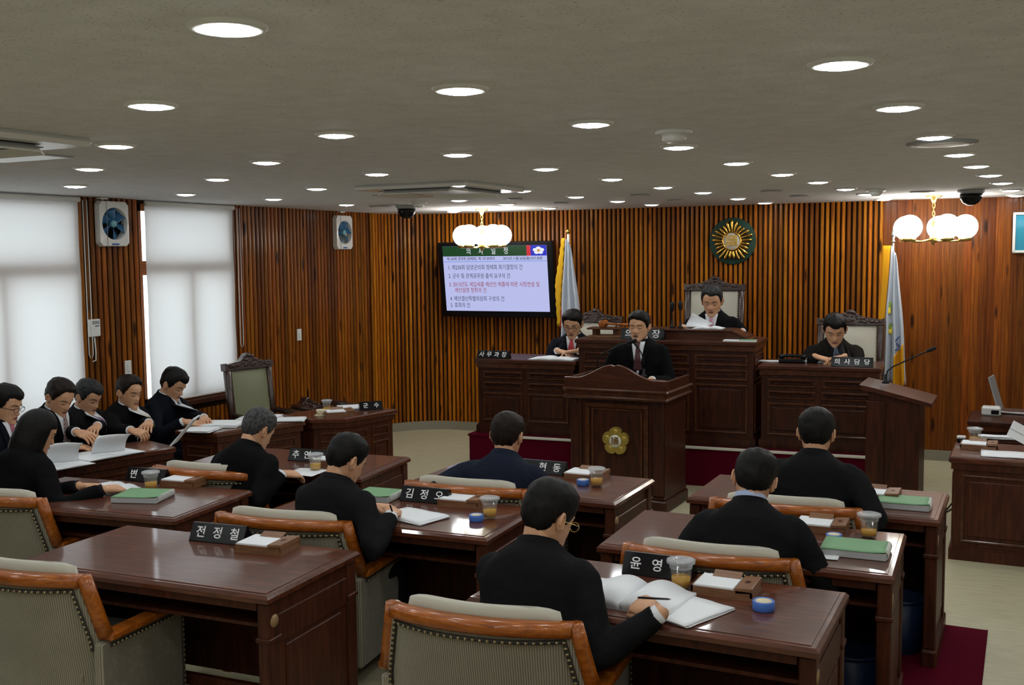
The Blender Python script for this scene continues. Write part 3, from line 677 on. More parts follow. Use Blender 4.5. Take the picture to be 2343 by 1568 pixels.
# right-hand desks -----------------------------------------------------
poly_desk('reporter_desk', 'reddish panelled desk at the right photo edge with tea cup', 'desk', [(-.44, 7.44), (.85, 7.44), (.85, 8.08), (-.44, 8.08)], 0, .695, {0: 2, 3: 1}, 'deskside', 'desk', None, (.0001,) if False else ())
poly_desk('laptop_table', 'low dark table carrying the open laptop by the wall', 'table', [(-.42, 9.35), (.9, 9.35), (.9, 9.95), (-.42, 9.95)], 0, .66, {0: 2}, 'dais', 'dais', None, ())
# ------------------------------------------------------------------ members' desks
def member_desk(nx, ny, rot, label, w=1.30, d=.66, anchor='R'):
    t = thing('member_desk', label, 'desk', (nx, ny, 0), math.radians(rot), "council members' desks")
    x1 = 0.0; x0 = -w; h = .75
    m = MB(); e = .028
    m.rings([[(x0 + a, b, z) for a, b in ()] for z in ()] or [[(x0 + i, i, z), (x1 - i, i, z), (x1 - i, d - i, z), (x0 + i, d - i, z)] for i, z in ((.012, h - .040), (0, h - .034), (0, h - .016), (.012, h - .003), (.028, h - .003), (.029, h))])
    m.build('desktop', M['desk'], t)
    for a in ((.028, .046, h - .075), (d - .046, d - .028, h - .13)):
        m = MB(); m.box(x0 + .075, x1 - .075, a[0], a[1], a[2], h - .04); m.build('apron', M['deskside'], t)
    m = MB(); m.box(x0 + .05, x1 - .05, d - .035, d - .02, .10, h - .04); m.build('modesty_panel', M['deskside'], t)
    m = MB(); m.box(x0 + .05, x1 - .05, .10, d - .04, h - .17, h - .155); m.build('under_shelf', M['deskside'], t)
    m = MB(); m.box(x0 + .05, x1 - .05, .34, .38, .16, .21, .006); m.build('foot_rail', M['deskside'], t)
    for s, xa in ((-1, x0 + .015), (1, x1 - .015)):
        o, i = (xa, xa + .05) if s < 0 else (xa - .05, xa)
        xs, xe = min(o, i), max(o, i)
        m = MB(); m.box(xs + .008, xe - .008, .05, d - .05, .08, h - .04); sp = m.build('side_panel', M['deskside'], t)
        for ya in (.02, d - .09):
            m = MB(); m.box(xs - .004, xe + .004, ya, ya + .07, .09, h - .04, .006); m.box(xs - .010, xe + .010, ya - .008, ya + .078, h - .20, h - .18, .004); m.build('corner_post', M['deskside'], t)
        m = MB(); m.box(xs - .012, xe + .012, .0, d, 0, .09, .01); m.build('foot', M['deskside'], t)
        f = xe - .008 if s > 0 else xs + .008
        m = MB(); m.box(f - .006, f + .006, .14, d - .14, .16, h - .24, .004); m.build('raised_field', M['deskside'], sp)
        m = MB(); m.box(f - .008, f + .008, .09, d - .09, h - .22, h - .10, .004); m.build('frieze_block', M['deskside'], sp)
        m = smooth(MB()); m.m = Matrix.Translation((xs - .006 if s < 0 else xe + .002, .055, h - .115)) @ Matrix.Rotation(math.pi / 2, 4, 'Y'); m.lathe([(.026, 0), (.026, .004), (.003, .005)], 18); m.build('cable_cap', M['grommet'], t)
    return t
member_desk(-2.605, 3.130, 3.5, 'unoccupied glossy mahogany desk at lower left, with nameplate and tray', 1.33, .69)
member_desk(-3.830, 3.908, 7, 'mahogany desk where the black-haired woman reads', 1.32, .70)
member_desk(-3.537, 5.129, 6, 'mahogany desk of the grey-haired councillor, front row left', 1.30, .68)
member_desk(-2.218, 4.221, 3, 'mahogany desk of the councillor writing on white sheets', 1.30, .66)
member_desk(-1.925, 5.119, 0, 'mahogany desk in front of the navy-suited councillor near the lectern', 1.30, .66)
member_desk(-0.586, 3.449, 0, 'glossy mahogany desk of the bespectacled councillor nearest the camera', 1.32, .66)
member_desk(-0.449, 4.377, 2, 'mahogany desk with blue sponge cup and green book, middle row right', 1.27, .72)
member_desk(-0.352, 5.403, 0, 'mahogany desk of the rearmost councillor on the right', 1.27, .66)
# ------------------------------------------------------------------ upholstered members' chairs
def chair_parts():
    P = []
    hwz = lambda z: .350 if z <= .58 else .350 - .055 * (z - .58) / .32
    yb = lambda s, z: -.27 - .09 * max(0, (z - .40)) / .5 + .085 * abs(s) ** 2.3
    ZR = .865
    # outer back panel
    G1 = [[(s * (hwz(z) - .012), yb(s, z) - .02, z) for s in [-1 + 2 * j / 16 for j in range(17)]] for z in [.10 + (ZR - .10) * i / 12 for i in range(13)]]
    G2 = [[(s * (hwz(z) - .022), yb(s, z) + .035, z) for s in [-1 + 2 * j / 16 for j in range(17)]] for z in [.10 + (ZR - .10) * i / 12 for i in range(13)]]
    m = smooth(MB()); R = [a + b[::-1] for a, b in zip(G1, G2)]; m.rings(R); P.append(('back_panel', m.data('back_panel', M['fabric'])))
    # wooden top rail, wraps the top of the back
    m = smooth(MB()); R = []
    for j in range(21):
        s = -1 + 2 * j / 20; z = ZR - .012 * abs(s) ** 3; x = s * hwz(.88); y = yb(s, .88)
        w2, h2 = .036, .025
        R.append([(x, y + a, z + b) for a, b in ((-w2 + .008, -h2), (-w2, -h2 + .01), (-w2, h2 - .012), (-w2 + .014, h2), (w2 - .012, h2), (w2, h2 - .01), (w2, -h2 + .01), (w2 - .01, -h2))])
    m.rings(R); P.append(('top_rail', m.data('top_rail', M['orange'])))
    # seat-side cushion of the back, rolls over above the rail
    m = smooth(MB()); R = []
    for i in range(13):
        t = i / 12; z = .42 + .505 * t
        th = .035 + .045 * math.sin(math.pi * min(1, t * 1.02)) ** .6 if t < .97 else .022
        row = []
        for j in range(17):
            s = -1 + 2 * j / 16; row.append((s * (hwz(z) - .036) * (1 - .02 * t * t * t), yb(s, min(z, .88)) + .04 + th * (1 - abs(s) ** 4), z - .025 * abs(s) ** 6 * (t > .9)))
        back = [(x, yb(x / max(.01, hwz(z) - .036), min(z, .88)) + .030, zz) for x, y, zz in row]
        R.append(row + back[::-1])
    m.rings(R); P.append(('back_cushion', m.data('back_cushion', M['cream'])))
    m = smooth(MB()); R = []
    for z, k in ((.32, .90), (.34, .97), (.41, 1.0), (.445, .97), (.455, .85)):
        R.append([(x * k * .27, .02 + y * k * .27, z) for x, y in ((-1, -1), (-.5, -1.02), (0, -1.03), (.5, -1.02), (1, -1), (1.03, 0), (1, .9), (.9, 1.02), (.4, 1.08), (0, 1.09), (-.4, 1.08), (-.9, 1.02), (-1, .9), (-1.03, 0))])
    m.rings(R); P.append(('seat_cushion', m.data('seat_cushion', M['fabric'])))
    for s in (-1, 1):
        # stile along the slanted side of the back
        m = smooth(MB()); x = lambda z: s * hwz(z)
        m.tube([(x(z), yb(1, min(z, .88)) + .01, z) for z in (.87, .78, .68, .60)], [.030, .030, .030, .032], 8); P.append(('stile', m.data('stile', M['orange'])))
        m = MB(); m.box(s * .350 - .034, s * .350 + .034, -.22, .27, .575, .612, .010); P.append(('armrest', m.data('armrest', M['orange'])))
        m = MB(); m.box(s * .338 - .022, s * .338 + .022, -.25, .255, .10, .576, .012); P.append(('side_panel', m.data('side_panel', M['fabric'])))
        for y in (-.24, .22):
            m = MB(); m.box(s * .30 - .022, s * .30 + .022, y - .022, y + .022, 0, .11, .004); P.append(('leg', m.data('leg', M['orange'])))
        # braid + nails on side panel
        ln = [(s * .362, .235, .13), (s * .362, .235, .555), (s * .362, -.20, .555)]
        br = MB(); br.tube(ln, .0075, 6, flat=1); P.append(('braid', br.data('braid', M['braid'])))
        nl = MB()
        for k in range(17): nl.ball((s * .367, .235, .14 + .025 * k), .0058, 6, 4)
        for k in range(18): nl.ball((s * .367, .21 - .0235 * k, .555), .0058, 6, 4)
        P.append(('nail_heads', nl.data('nail_heads', M['nail'])))
    # braid + nails on the outer back
    ln = []
    for k in range(12): z = .54 + (ZR - .05 - .54) * k / 11; ln.append((-(hwz(z) - .03), yb(-.93, z) - .024, z))
    for k in range(1, 24): s = -1 + 2 * k / 24; z = ZR - .05; ln.append((s * (hwz(z) - .03), yb(s * .93, z) - .024, z))
    for k in range(12): z = ZR - .05 - (ZR - .05 - .54) * k / 11; ln.append((hwz(z) - .03, yb(.93, z) - .024, z))
    br = MB(); br.tube(ln, .0085, 6); P.append(('braid', br.data('braid', M['braid'])))
    nl = MB(); acc = 0; last = Vector(ln[0])
    for a, b in zip(ln[:-1], ln[1:]):
        a, b = Vector(a), Vector(b); L = (b - a).length
        while acc <= L: p = a + (b - a) * (acc / L); nl.ball((p.x, p.y - .007, p.z), .0062, 6, 4); acc += .0235
        acc -= L
    P.append(('nail_heads', nl.data('nail_heads', M['nail'])))
    return P
CH = chair_parts()
def member_chair(x, y, rot, label):
    t = thing('member_chair', label, 'chair', (x, y, 0), math.radians(rot), "upholstered council members' chairs"); t.scale = (1.13, 1, .925)
    for n, me in CH:
        o = obj(n, me, t)
        if n == 'nail_heads': o['kind'] = 'stuff'
member_chair(-3.69, 3.123, 5, 'empty beige ribbed armchair at the lower left, before the unoccupied desk')
member_chair(-1.715, 3.420, 6, 'large beige ribbed armchair under the bespectacled councillor nearest the camera')
member_chair(-3.235, 4.226, 8, 'beige ribbed armchair under the councillor writing on sheets')
member_chair(-5.00, 3.982, 8, 'beige ribbed armchair under the black-haired woman at left')
member_chair(-4.39, 4.969, 5, 'beige ribbed armchair of the grey-haired councillor in front row left')
member_chair(-1.185, 4.481, 3, 'beige ribbed armchair of the councillor with pale blue collar')
member_chair(-1.075, 5.468, 3, 'beige ribbed armchair of the rearmost councillor at right')
member_chair(-2.745, 5.203, 4, 'beige ribbed armchair of the navy-suited councillor before the lectern')
# ------------------------------------------------------------------ carved high-back chairs
def carved_chair(x, y, z, rot, hb, w, pad, label, arms=True):
    t = thing('carved_chair', label, 'chair', (x, y, z), rot, 'carved high-back chairs'); h2 = w / 2
    rec = Matrix.Translation((0, -.24, .42)) @ Matrix.Rotation(math.radians(7), 4, 'X')   # back leans away
    zt = hb - .42
    for s in (-1, 1):
        m = smooth(MB()); m.m = rec; m.box(s * (h2 - .028) - .028, s * (h2 - .028) + .028, -.03, .03, -.1, zt - .10, .012); m.build('back_stile', M['carved'], t)
        for yy in (-.22, .24):
            m = smooth(MB()); m.tube([(s * (h2 - .05), yy, .40), (s * (h2 - .045), yy * 1.02, .2), (s * (h2 - .05), yy * 1.05, 0)], [.03, .022, .026], 8); m.build('leg', M['carved'], t)
        if arms:
            m = smooth(MB()); m.tube([(s * (h2 - .02), -.22, .68), (s * (h2 + .0), 0, .67), (s * (h2 + .0), .2, .65), (s * (h2 - .0), .25, .60), (s * (h2 - .02), .22, .42)], [.026, .03, .032, .028, .024], 8); m.build('armrest', M['carved'], t)
    ol = []
    for i in range(41):
        u = -1 + 2 * i / 40; a = abs(u)
        ol.append((u * (h2 + .008), zt - .115 + .028 + .075 * math.exp(-(u / .42) ** 2) + .018 * math.cos(a * 9) * (1 - a) + .012 * (a > .9)))
    m = MB(); m.m = rec; m.prism([(-h2 - .008, zt - .14)] + ol + [(h2 + .008, zt - .14)], -.035, .035); cr = m.build('carved_crest', M['carved'], t)
    rr = random.Random(int(x * 100)); m = smooth(MB()); m.m = rec
    for i in range(46):
        u = rr.uniform(-.95, .95); zc = zt - .115 + rr.uniform(0, .028 + .075 * math.exp(-(u / .42) ** 2)); k = rr.uniform(.008, .015)
        m.ball((u * h2 * .95, .034, zc), (k * rr.uniform(1, 2), .008, k), 7, 4)
    m.ball((0, .034, zt - .02), (.03, .012, .018), 10, 6); cm = m.build('carving', M['carved'], cr); cm['kind'] = 'stuff'
    m = MB(); m.m = rec; m.box(-h2 + .05, h2 - .05, -.02, .012, .02, zt - .135); m.build('back_board', M['carved'], t)
    m = smooth(MB()); m.m = rec; G = []
    for i in range(9):
        v = i / 8; r = []
        for j in range(9):
            u = j / 8; r.append(((u - .5) * (w - .125), .014 + .035 * (math.sin(math.pi * u) * math.sin(math.pi * v)) ** .5, .04 + (zt - .19) * v))
        G.append(r)
    m.sheet(G); bp = m.build('back_pad', pad, t)
    nl = MB(); nl.m = rec
    for i in range(26):
        zz = .05 + (zt - .21) * i / 25
        for s in (-1, 1): nl.ball((s * (h2 - .066), .016, zz), .006, 6, 4)
    for i in range(18): nl.ball(((i / 17 - .5) * (w - .135), .016, zt - .152), .006, 6, 4)
    nb = nl.build('nail_heads', M['nail'], bp); nb['kind'] = 'stuff'
    m = smooth(MB()); m.box(-h2 + .02, h2 - .02, -.25, .27, .40, .48, .03); m.build('seat_cushion', pad, t)
    m = MB(); m.box(-h2 + .01, h2 - .01, -.25, .26, .34, .40, .008); m.build('seat_rail', M['carved'], t)
    return t
pad_w = mat('cream_leather', (.52, .49, .40), .5)
q = atY(1632, 632, 10.30); carved_chair(q.x + .02, 10.05, Zp + .19, DA + math.pi, q.z - Zp - .19, .60, pad_w, 'tallest carved high-back chair, behind the chairman on the dais')
q = atY(1360, 707, 10.20); carved_chair(q.x + .0, 9.98, Zp, DA + math.pi, q.z - Zp, .58, pad_w, 'carved high-back chair behind the clerk with the red tie')
q = atY(1950, 710, 10.30); carved_chair(q.x, 10.06, Zp, DA + math.pi, q.z - Zp, .60, pad_w, 'carved high-back chair behind the clerk beside the second flag')
carved_chair(-5.96, 7.29, 0, math.radians(-103), 1.215, .50, M['leather'], 'empty carved high-back chair with olive leather back by the window')
t = carved_chair(-5.86, 7.95, 0, math.radians(-100), .74, .44, M['cream'], 'low cream-backed empty chair behind the corner desk')
# ------------------------------------------------------------------ people
ZT = [-1, -.94, -.85, -.7, -.5, -.25, 0, .25, .5, .75, .92, 1]
WT = [.0, .026, .040, .053, .063, .070, .0745, .077, .0745, .060, .036, .0]
FT = [.062, .082, .090, .090, .088, .087, .087, .091, .088, .069, .042, .0]
BT = [.030, .004, -.018, -.044, -.066, -.083, -.093, -.098, -.096, -.079, -.050, -.004]
HH = .118
def feat(x, z):
    g = lambda cx, cz, sx, sz: math.exp(-((x - cx) / sx) ** 2 - ((z - cz) / sz) ** 2)
    ax = abs(x); f = 0.0
    nz = min(1, max(0, (.012 - z) / .042)); 
    if -.046 < z < .016: f += (.003 + .019 * nz ** 1.3) * math.exp(-(x / (.0085 + .005 * nz)) ** 2) * (1 if z > -.034 else max(0, 1 - (-.034 - z) / .012))
    f += .006 * g(ax - ax + (.013 if x > 0 else -.013), -.031, .007, .008) if ax < .03 else 0
    f -= .0065 * g(.031 if x > 0 else -.031, .003, .017, .012)
    f += .0035 * math.exp(-((z - .024) / .009) ** 2 - (x / .045) ** 2)
    f += .004 * g(0, -.061, .022, .009) + .005 * g(0, -.098, .018, .013) + .003 * g(.042 if x > 0 else -.042, -.022, .018, .018)
    f -= .003 * g(0, -.077, .02, .006)
    return f
def tab(z, T): return float(np.interp(z, ZT, T))
def head_pt(phi, zn):
    w, yf, yb = tab(zn, WT), tab(zn, FT), tab(zn, BT)
    k = max(0, min(1, (-zn - .5) / .5)); yc = (yf + yb) / 2 * k
    c, s = math.cos(phi), math.sin(phi); x = w * s; y = yc + ((yf - yc) if c > 0 else (yc - yb)) * c; z = zn * HH
    if c > .15: y += feat(x, z) * min(1, (c - .15) / .3)
    return Vector((x, y, z))
def face_y(x, z):
    zn = z / HH; w, yf = tab(zn, WT), tab(zn, FT); return yf * math.sqrt(max(0, 1 - (x / max(w, .01)) ** 2)) + feat(x, z)
def head_grid(fn, nl, no, z0=-1, z1=1):
    R = []
    for i in range(nl + 1):
        zn = (z0 + z1) / 2 - (z1 - z0) / 2 * math.cos(math.pi * (i + (.25 if i == 0 else -.25 if i == nl else 0)) / nl)
        R.append([fn(2 * math.pi * j / no, zn) for j in range(no)])
    return R
HEAD = head_grid(head_pt, 40, 56)
HLP = [0, 22, 42, 55, 64, 72, 80, 86, 104, 112, 130, 180]
def sstep(a): a = max(0, min(1, a)); return a * a * (3 - 2 * a)
def hair_fn(style, seed):
    part = 1 if seed % 2 else -1
    HLV = {'short': [.64, .66, .62, .44, .20, -.02, -.10, .06, .12, -.20, -.40, -.52], 'full': [.52, .54, .54, .40, .16, -.06, -.14, .03, .08, -.26, -.48, -.60],
           'receding': [.66, .68, .66, .42, .15, -.10, -.14, .02, .10, -.22, -.40, -.5]}
    def fn(phi, zn):
        if style == 'bob':
            c, s = math.cos(phi), math.sin(phi); zz = max(-1.05, zn)
            g = math.sqrt(max(.0, 1 - max(0, zz) ** 2.4)) if zz > 0 else 1 - .10 * max(0, -zz - .55) * 2
            x = .100 * g * s; y = (.098 if c > 0 else .118) * g * c - .004; z = zz * .137
            ph = abs(math.degrees(math.atan2(s, c)))
            if ph < 62 and zn < .38: k = sstep((62 - ph) / 14) * sstep((.38 - zn) / .15); x *= 1 - .45 * k; y = y * (1 - .35 * k) - .02 * k
            n = noise.noise(Vector((x * 50, y * 50, z * 9 + seed)))
            return Vector((x * (1 + .03 * n), y * (1 + .03 * n), z))
        ph = abs(math.degrees(math.atan2(math.sin(phi), math.cos(phi))))
        p = head_pt(phi, zn) if ph > 60 or zn > .4 else Vector((p0 for p0 in (head_pt(phi, zn))))
        zh = float(np.interp(ph, HLP, HLV[style]))
        if ph < 60: zh += .07 * math.sin(phi * 3 + part) + .05 * noise.noise(Vector((phi * 5, seed, 0)))
        k = sstep((zn - zh) / .10 + .35); k2 = sstep((zn - zh) / .42)
        th = .004 + .010 * k2 + .009 * sstep((zn - .3) / .5) + (.009 * sstep((55 - ph) / 30) * sstep((zn - zh) / .12) * sstep((.95 - zn) / .3))
        if ph > 115: th -= .004 * sstep((-zn - .1) / .4)
        d = Vector((p.x, p.y + .008, p.z - .02 + .0)); d.normalize()
        n = noise.noise(Vector((p.x * 60 + seed * 3.1, p.y * 28, p.z * 60))) * .0045 + noise.noise(Vector((p.x * 150, p.y * 90 + seed, p.z * 150))) * .0018
        return p + d * ((th + n) * k - .010 * (1 - k))
    return fn
def hair_mat(name, c, c2):
    m = mat(name, c, .5, spec=.18); nt = NT(m); tc = nt.n('ShaderNodeTexCoord'); n = nt.n('ShaderNodeTexNoise', Scale=9.0, Detail=5.0)
    mp = nt.n('ShaderNodeMapping'); mp.inputs['Scale'].default_value = (14, 3, 6); nt.l(tc.outputs['Object'], mp.inputs[0]); nt.l(mp.outputs[0], n.inputs['Vector'])
    nt.l(ramp(nt, n.outputs[0], [(.35, c), (.7, c2)]), nt.b.inputs['Base Color'])
    bu = nt.n('ShaderNodeBump', Strength=.5, Distance=.004); nt.l(n.outputs[0], bu.inputs['Height']); nt.l(bu.outputs[0], nt.b.inputs['Normal']); return m
HAIR = {'black': hair_mat('black_hair', (.004, .0035, .0035), (.010, .008, .0075)), 'brown': hair_mat('dark_brown_hair', (.007, .0045, .0035), (.018, .011, .007)),
        'grey': hair_mat('grey_hair', (.020, .020, .021), (.085, .083, .082)), 'salt': hair_mat('greying_hair', (.008, .008, .009), (.040, .040, .040))}
def skin_mat():
    m = mat('skin', (.42, .20, .115), .5, spec=.35); m.node_tree.nodes['Principled BSDF'].inputs['Subsurface Weight'].default_value = .0
    nt = NT(m); tc = nt.n('ShaderNodeTexCoord'); n = nt.n('ShaderNodeTexNoise', Scale=22.0, Detail=3.0); nt.l(tc.outputs['Object'], n.inputs['Vector'])
    nt.l(ramp(nt, n.outputs[0], [(.3, (.54, .275, .150)), (.7, (.65, .37, .22))]), nt.b.inputs['Base Color']); return m
M['skin'] = skin_mat(); M['lips'] = mat('lips', (.30, .095, .07), .45); M['brow'] = mat('eyebrow', (.012, .008, .007), .6)
def cloth(name, c, c2=None, rough=.85):
    m = mat(name, c, rough, spec=.08); nt = NT(m); tc = nt.n('ShaderNodeTexCoord'); n = nt.n('ShaderNodeTexNoise', Scale=260.0, Detail=2.0)
    nt.l(tc.outputs['Object'], n.inputs['Vector']); c2 = c2 or tuple(x * 1.7 + .002 for x in c)
    nt.l(ramp(nt, n.outputs[0], [(.35, c), (.7, c2)]), nt.b.inputs['Base Color'])
    bu = nt.n('ShaderNodeBump', Strength=.15, Distance=.001); nt.l(n.outputs[0], bu.inputs['Height']); nt.l(bu.outputs[0], nt.b.inputs['Normal']); return m
SUIT = {'black': cloth('black_suit', (.0035, .0035, .004), (.006, .006, .007)), 'charcoal': cloth('charcoal_suit', (.007, .007, .0078), (.012, .012, .013)), 'navy': cloth('navy_suit', (.010, .013, .024), (.017, .021, .037)),
        'darknavy': cloth('dark_navy_suit', (.005, .0055, .009), (.008, .009, .014)), 'brownblack': cloth('brown_black_suit', (.008, .0065, .005), (.013, .011, .009))}
SHIRT = {'white': cloth('white_shirt', (.66, .67, .70), (.72, .73, .76)), 'blue': cloth('pale_blue_shirt', (.40, .47, .66), (.46, .53, .72)), 'black': cloth('black_shirt', (.008, .008, .010))}
def tie(name, a, b):
    m = mat(name, a, .5, sheen=.2); nt = NT(m); tc = nt.n('ShaderNodeTexCoord'); wv = nt.n('ShaderNodeTexWave', Scale=28.0); wv.bands_direction = 'DIAGONAL'; nt.l(tc.outputs['Object'], wv.inputs['Vector'])
    nt.l(ramp(nt, wv.outputs[0], [(.3, a), (.8, b)]), nt.b.inputs['Base Color']); return m
TIE = {'red': tie('red_tie', (.42, .02, .035), (.50, .04, .05)), 'maroon': tie('maroon_tie', (.05, .008, .012), (.075, .014, .02)), 'pink': tie('pink_tie', (.50, .20, .26), (.60, .34, .40)),
       'purple': tie('purple_tie', (.10, .03, .10), (.15, .05, .15)), 'gold': tie('gold_tie', (.42, .31, .12), (.55, .44, .22)), 'bluegrey': tie('blue_grey_tie', (.09, .10, .15), (.14, .15, .21)),
       'rose': tie('rose_tie', (.32, .05, .09), (.42, .10, .14)), 'striped': tie('striped_tie', (.10, .03, .03), (.42, .33, .30)), 'slate': tie('slate_pattern_tie', (.02, .03, .05), (.10, .13, .18))}
def hand(mb, W, d, up, side, curl=(.35, .45, .35), spread=.10, thumb=.5):
    """palm, four fingers and a thumb; d = finger direction, up = back of hand"""
    d = Vector(d).normalized(); L = d.cross(Vector(up)).normalized(); up = L.cross(d).normalized(); W = Vector(W)
    R = []
    for k, hw2, th in ((-.03, .024, .021), (0, .025, .018), (.025, .034, .016), (.055, .041, .0145), (.082, .042, .013), (.094, .037, .010)):
        c = W + d * k; R.append([c + L * (hw2 * math.copysign(abs(math.cos(a)) ** .7, math.cos(a))) + up * (th * math.sin(a)) for a in [2 * math.pi * i / 14 for i in range(14)]])
    mb.rings(R)
    for i, (off, ln, r) in enumerate(((-.031, .058, .0080), (-.0105, .072, .0088), (.0105, .077, .0090), (.031, .069, .0088))):
        off *= -side if False else 1
        lat = off if side > 0 else -off          # index finger sits next to the thumb
        lat = -lat
        p = W + d * .084 + L * lat; ang = 0; dirv = (d + L * lat * spread * 30 / 3).normalized(); pts = [p - dirv * .02]; 
        for s_, cu in zip((.45, .32, .23), curl):
            pts.append(p.copy()); ang += cu
            v = dirv * math.cos(ang) - up * math.sin(ang); p = p + v * ln * s_
        pts.append(p)
        mb.tube(pts, [r, r, r * .95, r * .88, r * .72], 8, round_ends=True)
    tl = -L if side > 0 else L
    p0 = W + d * .02 + tl * .022; v1 = (d * .75 + tl * thumb - up * .25).normalized(); v2 = (d * .95 + tl * (thumb - .35) - up * .3).normalized()
    mb.tube([p0, p0 + v1 * .035, p0 + v1 * .048 + v2 * .02, p0 + v1 * .048 + v2 * .044], [.014, .0115, .0105, .0085], 8, round_ends=True)
def ik(S, T, l1, l2, hint):
    d = T - S; D = min(d.length, (l1 + l2) * .985); u = d.normalized(); a = (l1 * l1 - l2 * l2 + D * D) / (2 * D); h = math.sqrt(max(0, l1 * l1 - a * a))
    hh = Vector(hint); hh = (hh - u * hh.dot(u)).normalized(); return S + u * a + hh * h, S + u * D
person_n = [0]
def person(label, px, py, Y=None, X=None, rot=0.0, s=1.0, lean=.22, hp=.45, hy=0.0, hroll=0.0, L=None, R=None, suit='black', shirt='white', tiec=None, hair='black', style='short',
           stand=False, glasses=None, front=True, floor=0.0, hs=1.04, lh=None, rh=None, mouth=0.0, hunch=.5, group=None, vest=None, pin=False, shw=1.0):
    person_n[0] += 1; seed = person_n[0]
    Rz = Matrix.Rotation(rot, 4, 'Z')
    # spine in the person's own frame
    def spine(pz):
        P = [Vector((0, 0, pz))]; n = 20; Ls = .50
        for i in range(n):
            a = lean * (.55 + hunch * 1.3 * (i / n)); P.append(P[-1] + Vector((0, math.sin(a), math.cos(a))) * (Ls / n))
        return P
    def frame(P, t):
        f = max(-.3, t) * 20; i = int(max(0, min(19, math.floor(f)))); u = f - i; p = P[i].lerp(P[i + 1], u) if 0 <= f <= 20 else P[i] + (P[i + 1] - P[i]) * u
        n = (P[i + 1] - P[i]).normalized(); fw = Vector((0, n.z, -n.y)); return p, n, fw
    pz = .88 if stand else .50
    def headm(P):
        p, n, fw = frame(P, 1.0); na = lean * .9 + hp * .45; nv = Vector((0, math.sin(na), math.cos(na))); joint = p + nv * .030
        return Matrix.Translation(joint) @ Matrix.Rotation(-hy, 4, 'Z') @ Matrix.Rotation(hroll, 4, 'Y') @ Matrix.Rotation(-hp, 4, 'X') @ Matrix.Scale(hs, 4) @ Matrix.Translation((0, .012, .085))
    P = spine(pz); HM = headm(P)
    hf = hair_fn(style, seed); HG = head_grid(hf, 34, 56) if style != 'bob' else head_grid(hf, 34, 56, -1.05, 1)
    topv = max((HM @ v for r in HG[14:] for v in r), key=lambda v: v.z)
    tl = Rz @ Vector((topv.x, topv.y, topv.z)) * s
    tgt = atY(px, py, Y) if Y is not None else atX(px, py, X)
    loc = Vector((tgt.x - tl.x, tgt.y - tl.y, floor))
    dz = (tgt.z - floor - tl.z) / s
    print('PERSON %d at (%.2f,%.2f) head top %.2f dz %.3f' % (seed, loc.x, loc.y, tgt.z, dz))
    pz += dz; P = spine(pz); HM = headm(P)
    WM = Matrix.Translation(loc) @ Rz @ Matrix.Scale(s, 4); WI = WM.inverted()
    # ---- skin: head, neck, hands plus a trunk core under the clothes
    b = smooth(MB()); b.m = HM; b.rings(HEAD)
    for sx in (-1, 1):
        b.m = HM @ Matrix.Translation((sx * .0765, -.010, -.006)) @ Matrix.Rotation(sx * .30, 4, 'Z') @ Matrix.Rotation(.15, 4, 'X')
        b.ball((0, 0, 0), (.009, .019, .031), 12, 8)
        b.tube([(sx * .008, .012 * math.cos(a) - .004, .003 + .029 * math.sin(a)) for a in [(-.9 + 4.3 * i / 10) for i in range(11)]], [.0045 + .0015 * (i > 5) for i in range(11)], 6, round_ends=True)
        b.m = HM; b.ball((sx * .031, face_y(.031, .002) - .006, .0015), (.0145, .0105, .0085), 10, 6)
    b.m = Matrix()
    nb, nn, nf = frame(P, .93); nt_ = HM @ Vector((0, -.022, -.055))
    b.tube([nb - nf * .008, nb.lerp(nt_, .45) - nf * .004, nt_.lerp(HM @ Vector((0, -.02, -.05)), .6), HM @ Vector((0, -.02, -.01))], [.066, .058, .057, .052], 16)
    b.m = HM; b.cur = 1                                           # lips
    mo = mouth * .006
    for zc, rr, wd in ((-.0565 + mo * .3, .0033, .024), (-.0645 - mo, .0044, .020)):
        b.tube([(x, face_y(x, zc) - .0005 - .10 * x * x, zc + 1.5 * x * x * (1 if zc < -.06 else -1)) for x in [wd * k / 5 for k in range(-5, 6)]], [rr * (1 - .75 * (k / 5) ** 2) for k in range(-5, 6)], 6)
    b.cur = 2                                                     # brows, lash lines, mouth line
    b.tube([(x, face_y(x, -.061) + .0006, -.0605 - mo * .3 + 1.2 * x * x) for x in [.023 * k / 5 for k in range(-5, 6)]], [(.0014 + mo * .5) * (1 - .6 * (k / 5) ** 2) for k in range(-5, 6)], 5)
    for sx in (-1, 1):
        b.tube([(sx * x, face_y(sx * x, z) + .0012, z) for x, z in ((.014, .0215), (.026, .0265), (.038, .0275), (.052, .0225))], [.0020, .0028, .0026, .0012], 6)
        b.tube([(sx * x, face_y(x, .0) - .0005 + .006 * (1 - ((x - .031) / .0145) ** 2), z) for x, z in ((.0175, -.004), (.024, -.0035), (.031, -.0032), (.038, -.0035), (.0455, -.0045))], [.0011, .0019, .0021, .0019, .0012], 5)
    b.cur = 0; b.m = Matrix()
    # ---- arms by inverse kinematics
    tsh = .915; ps, ns, fs = frame(P, tsh); jk = smooth(MB()); cuffs = []; core = MB()
    wr = {}
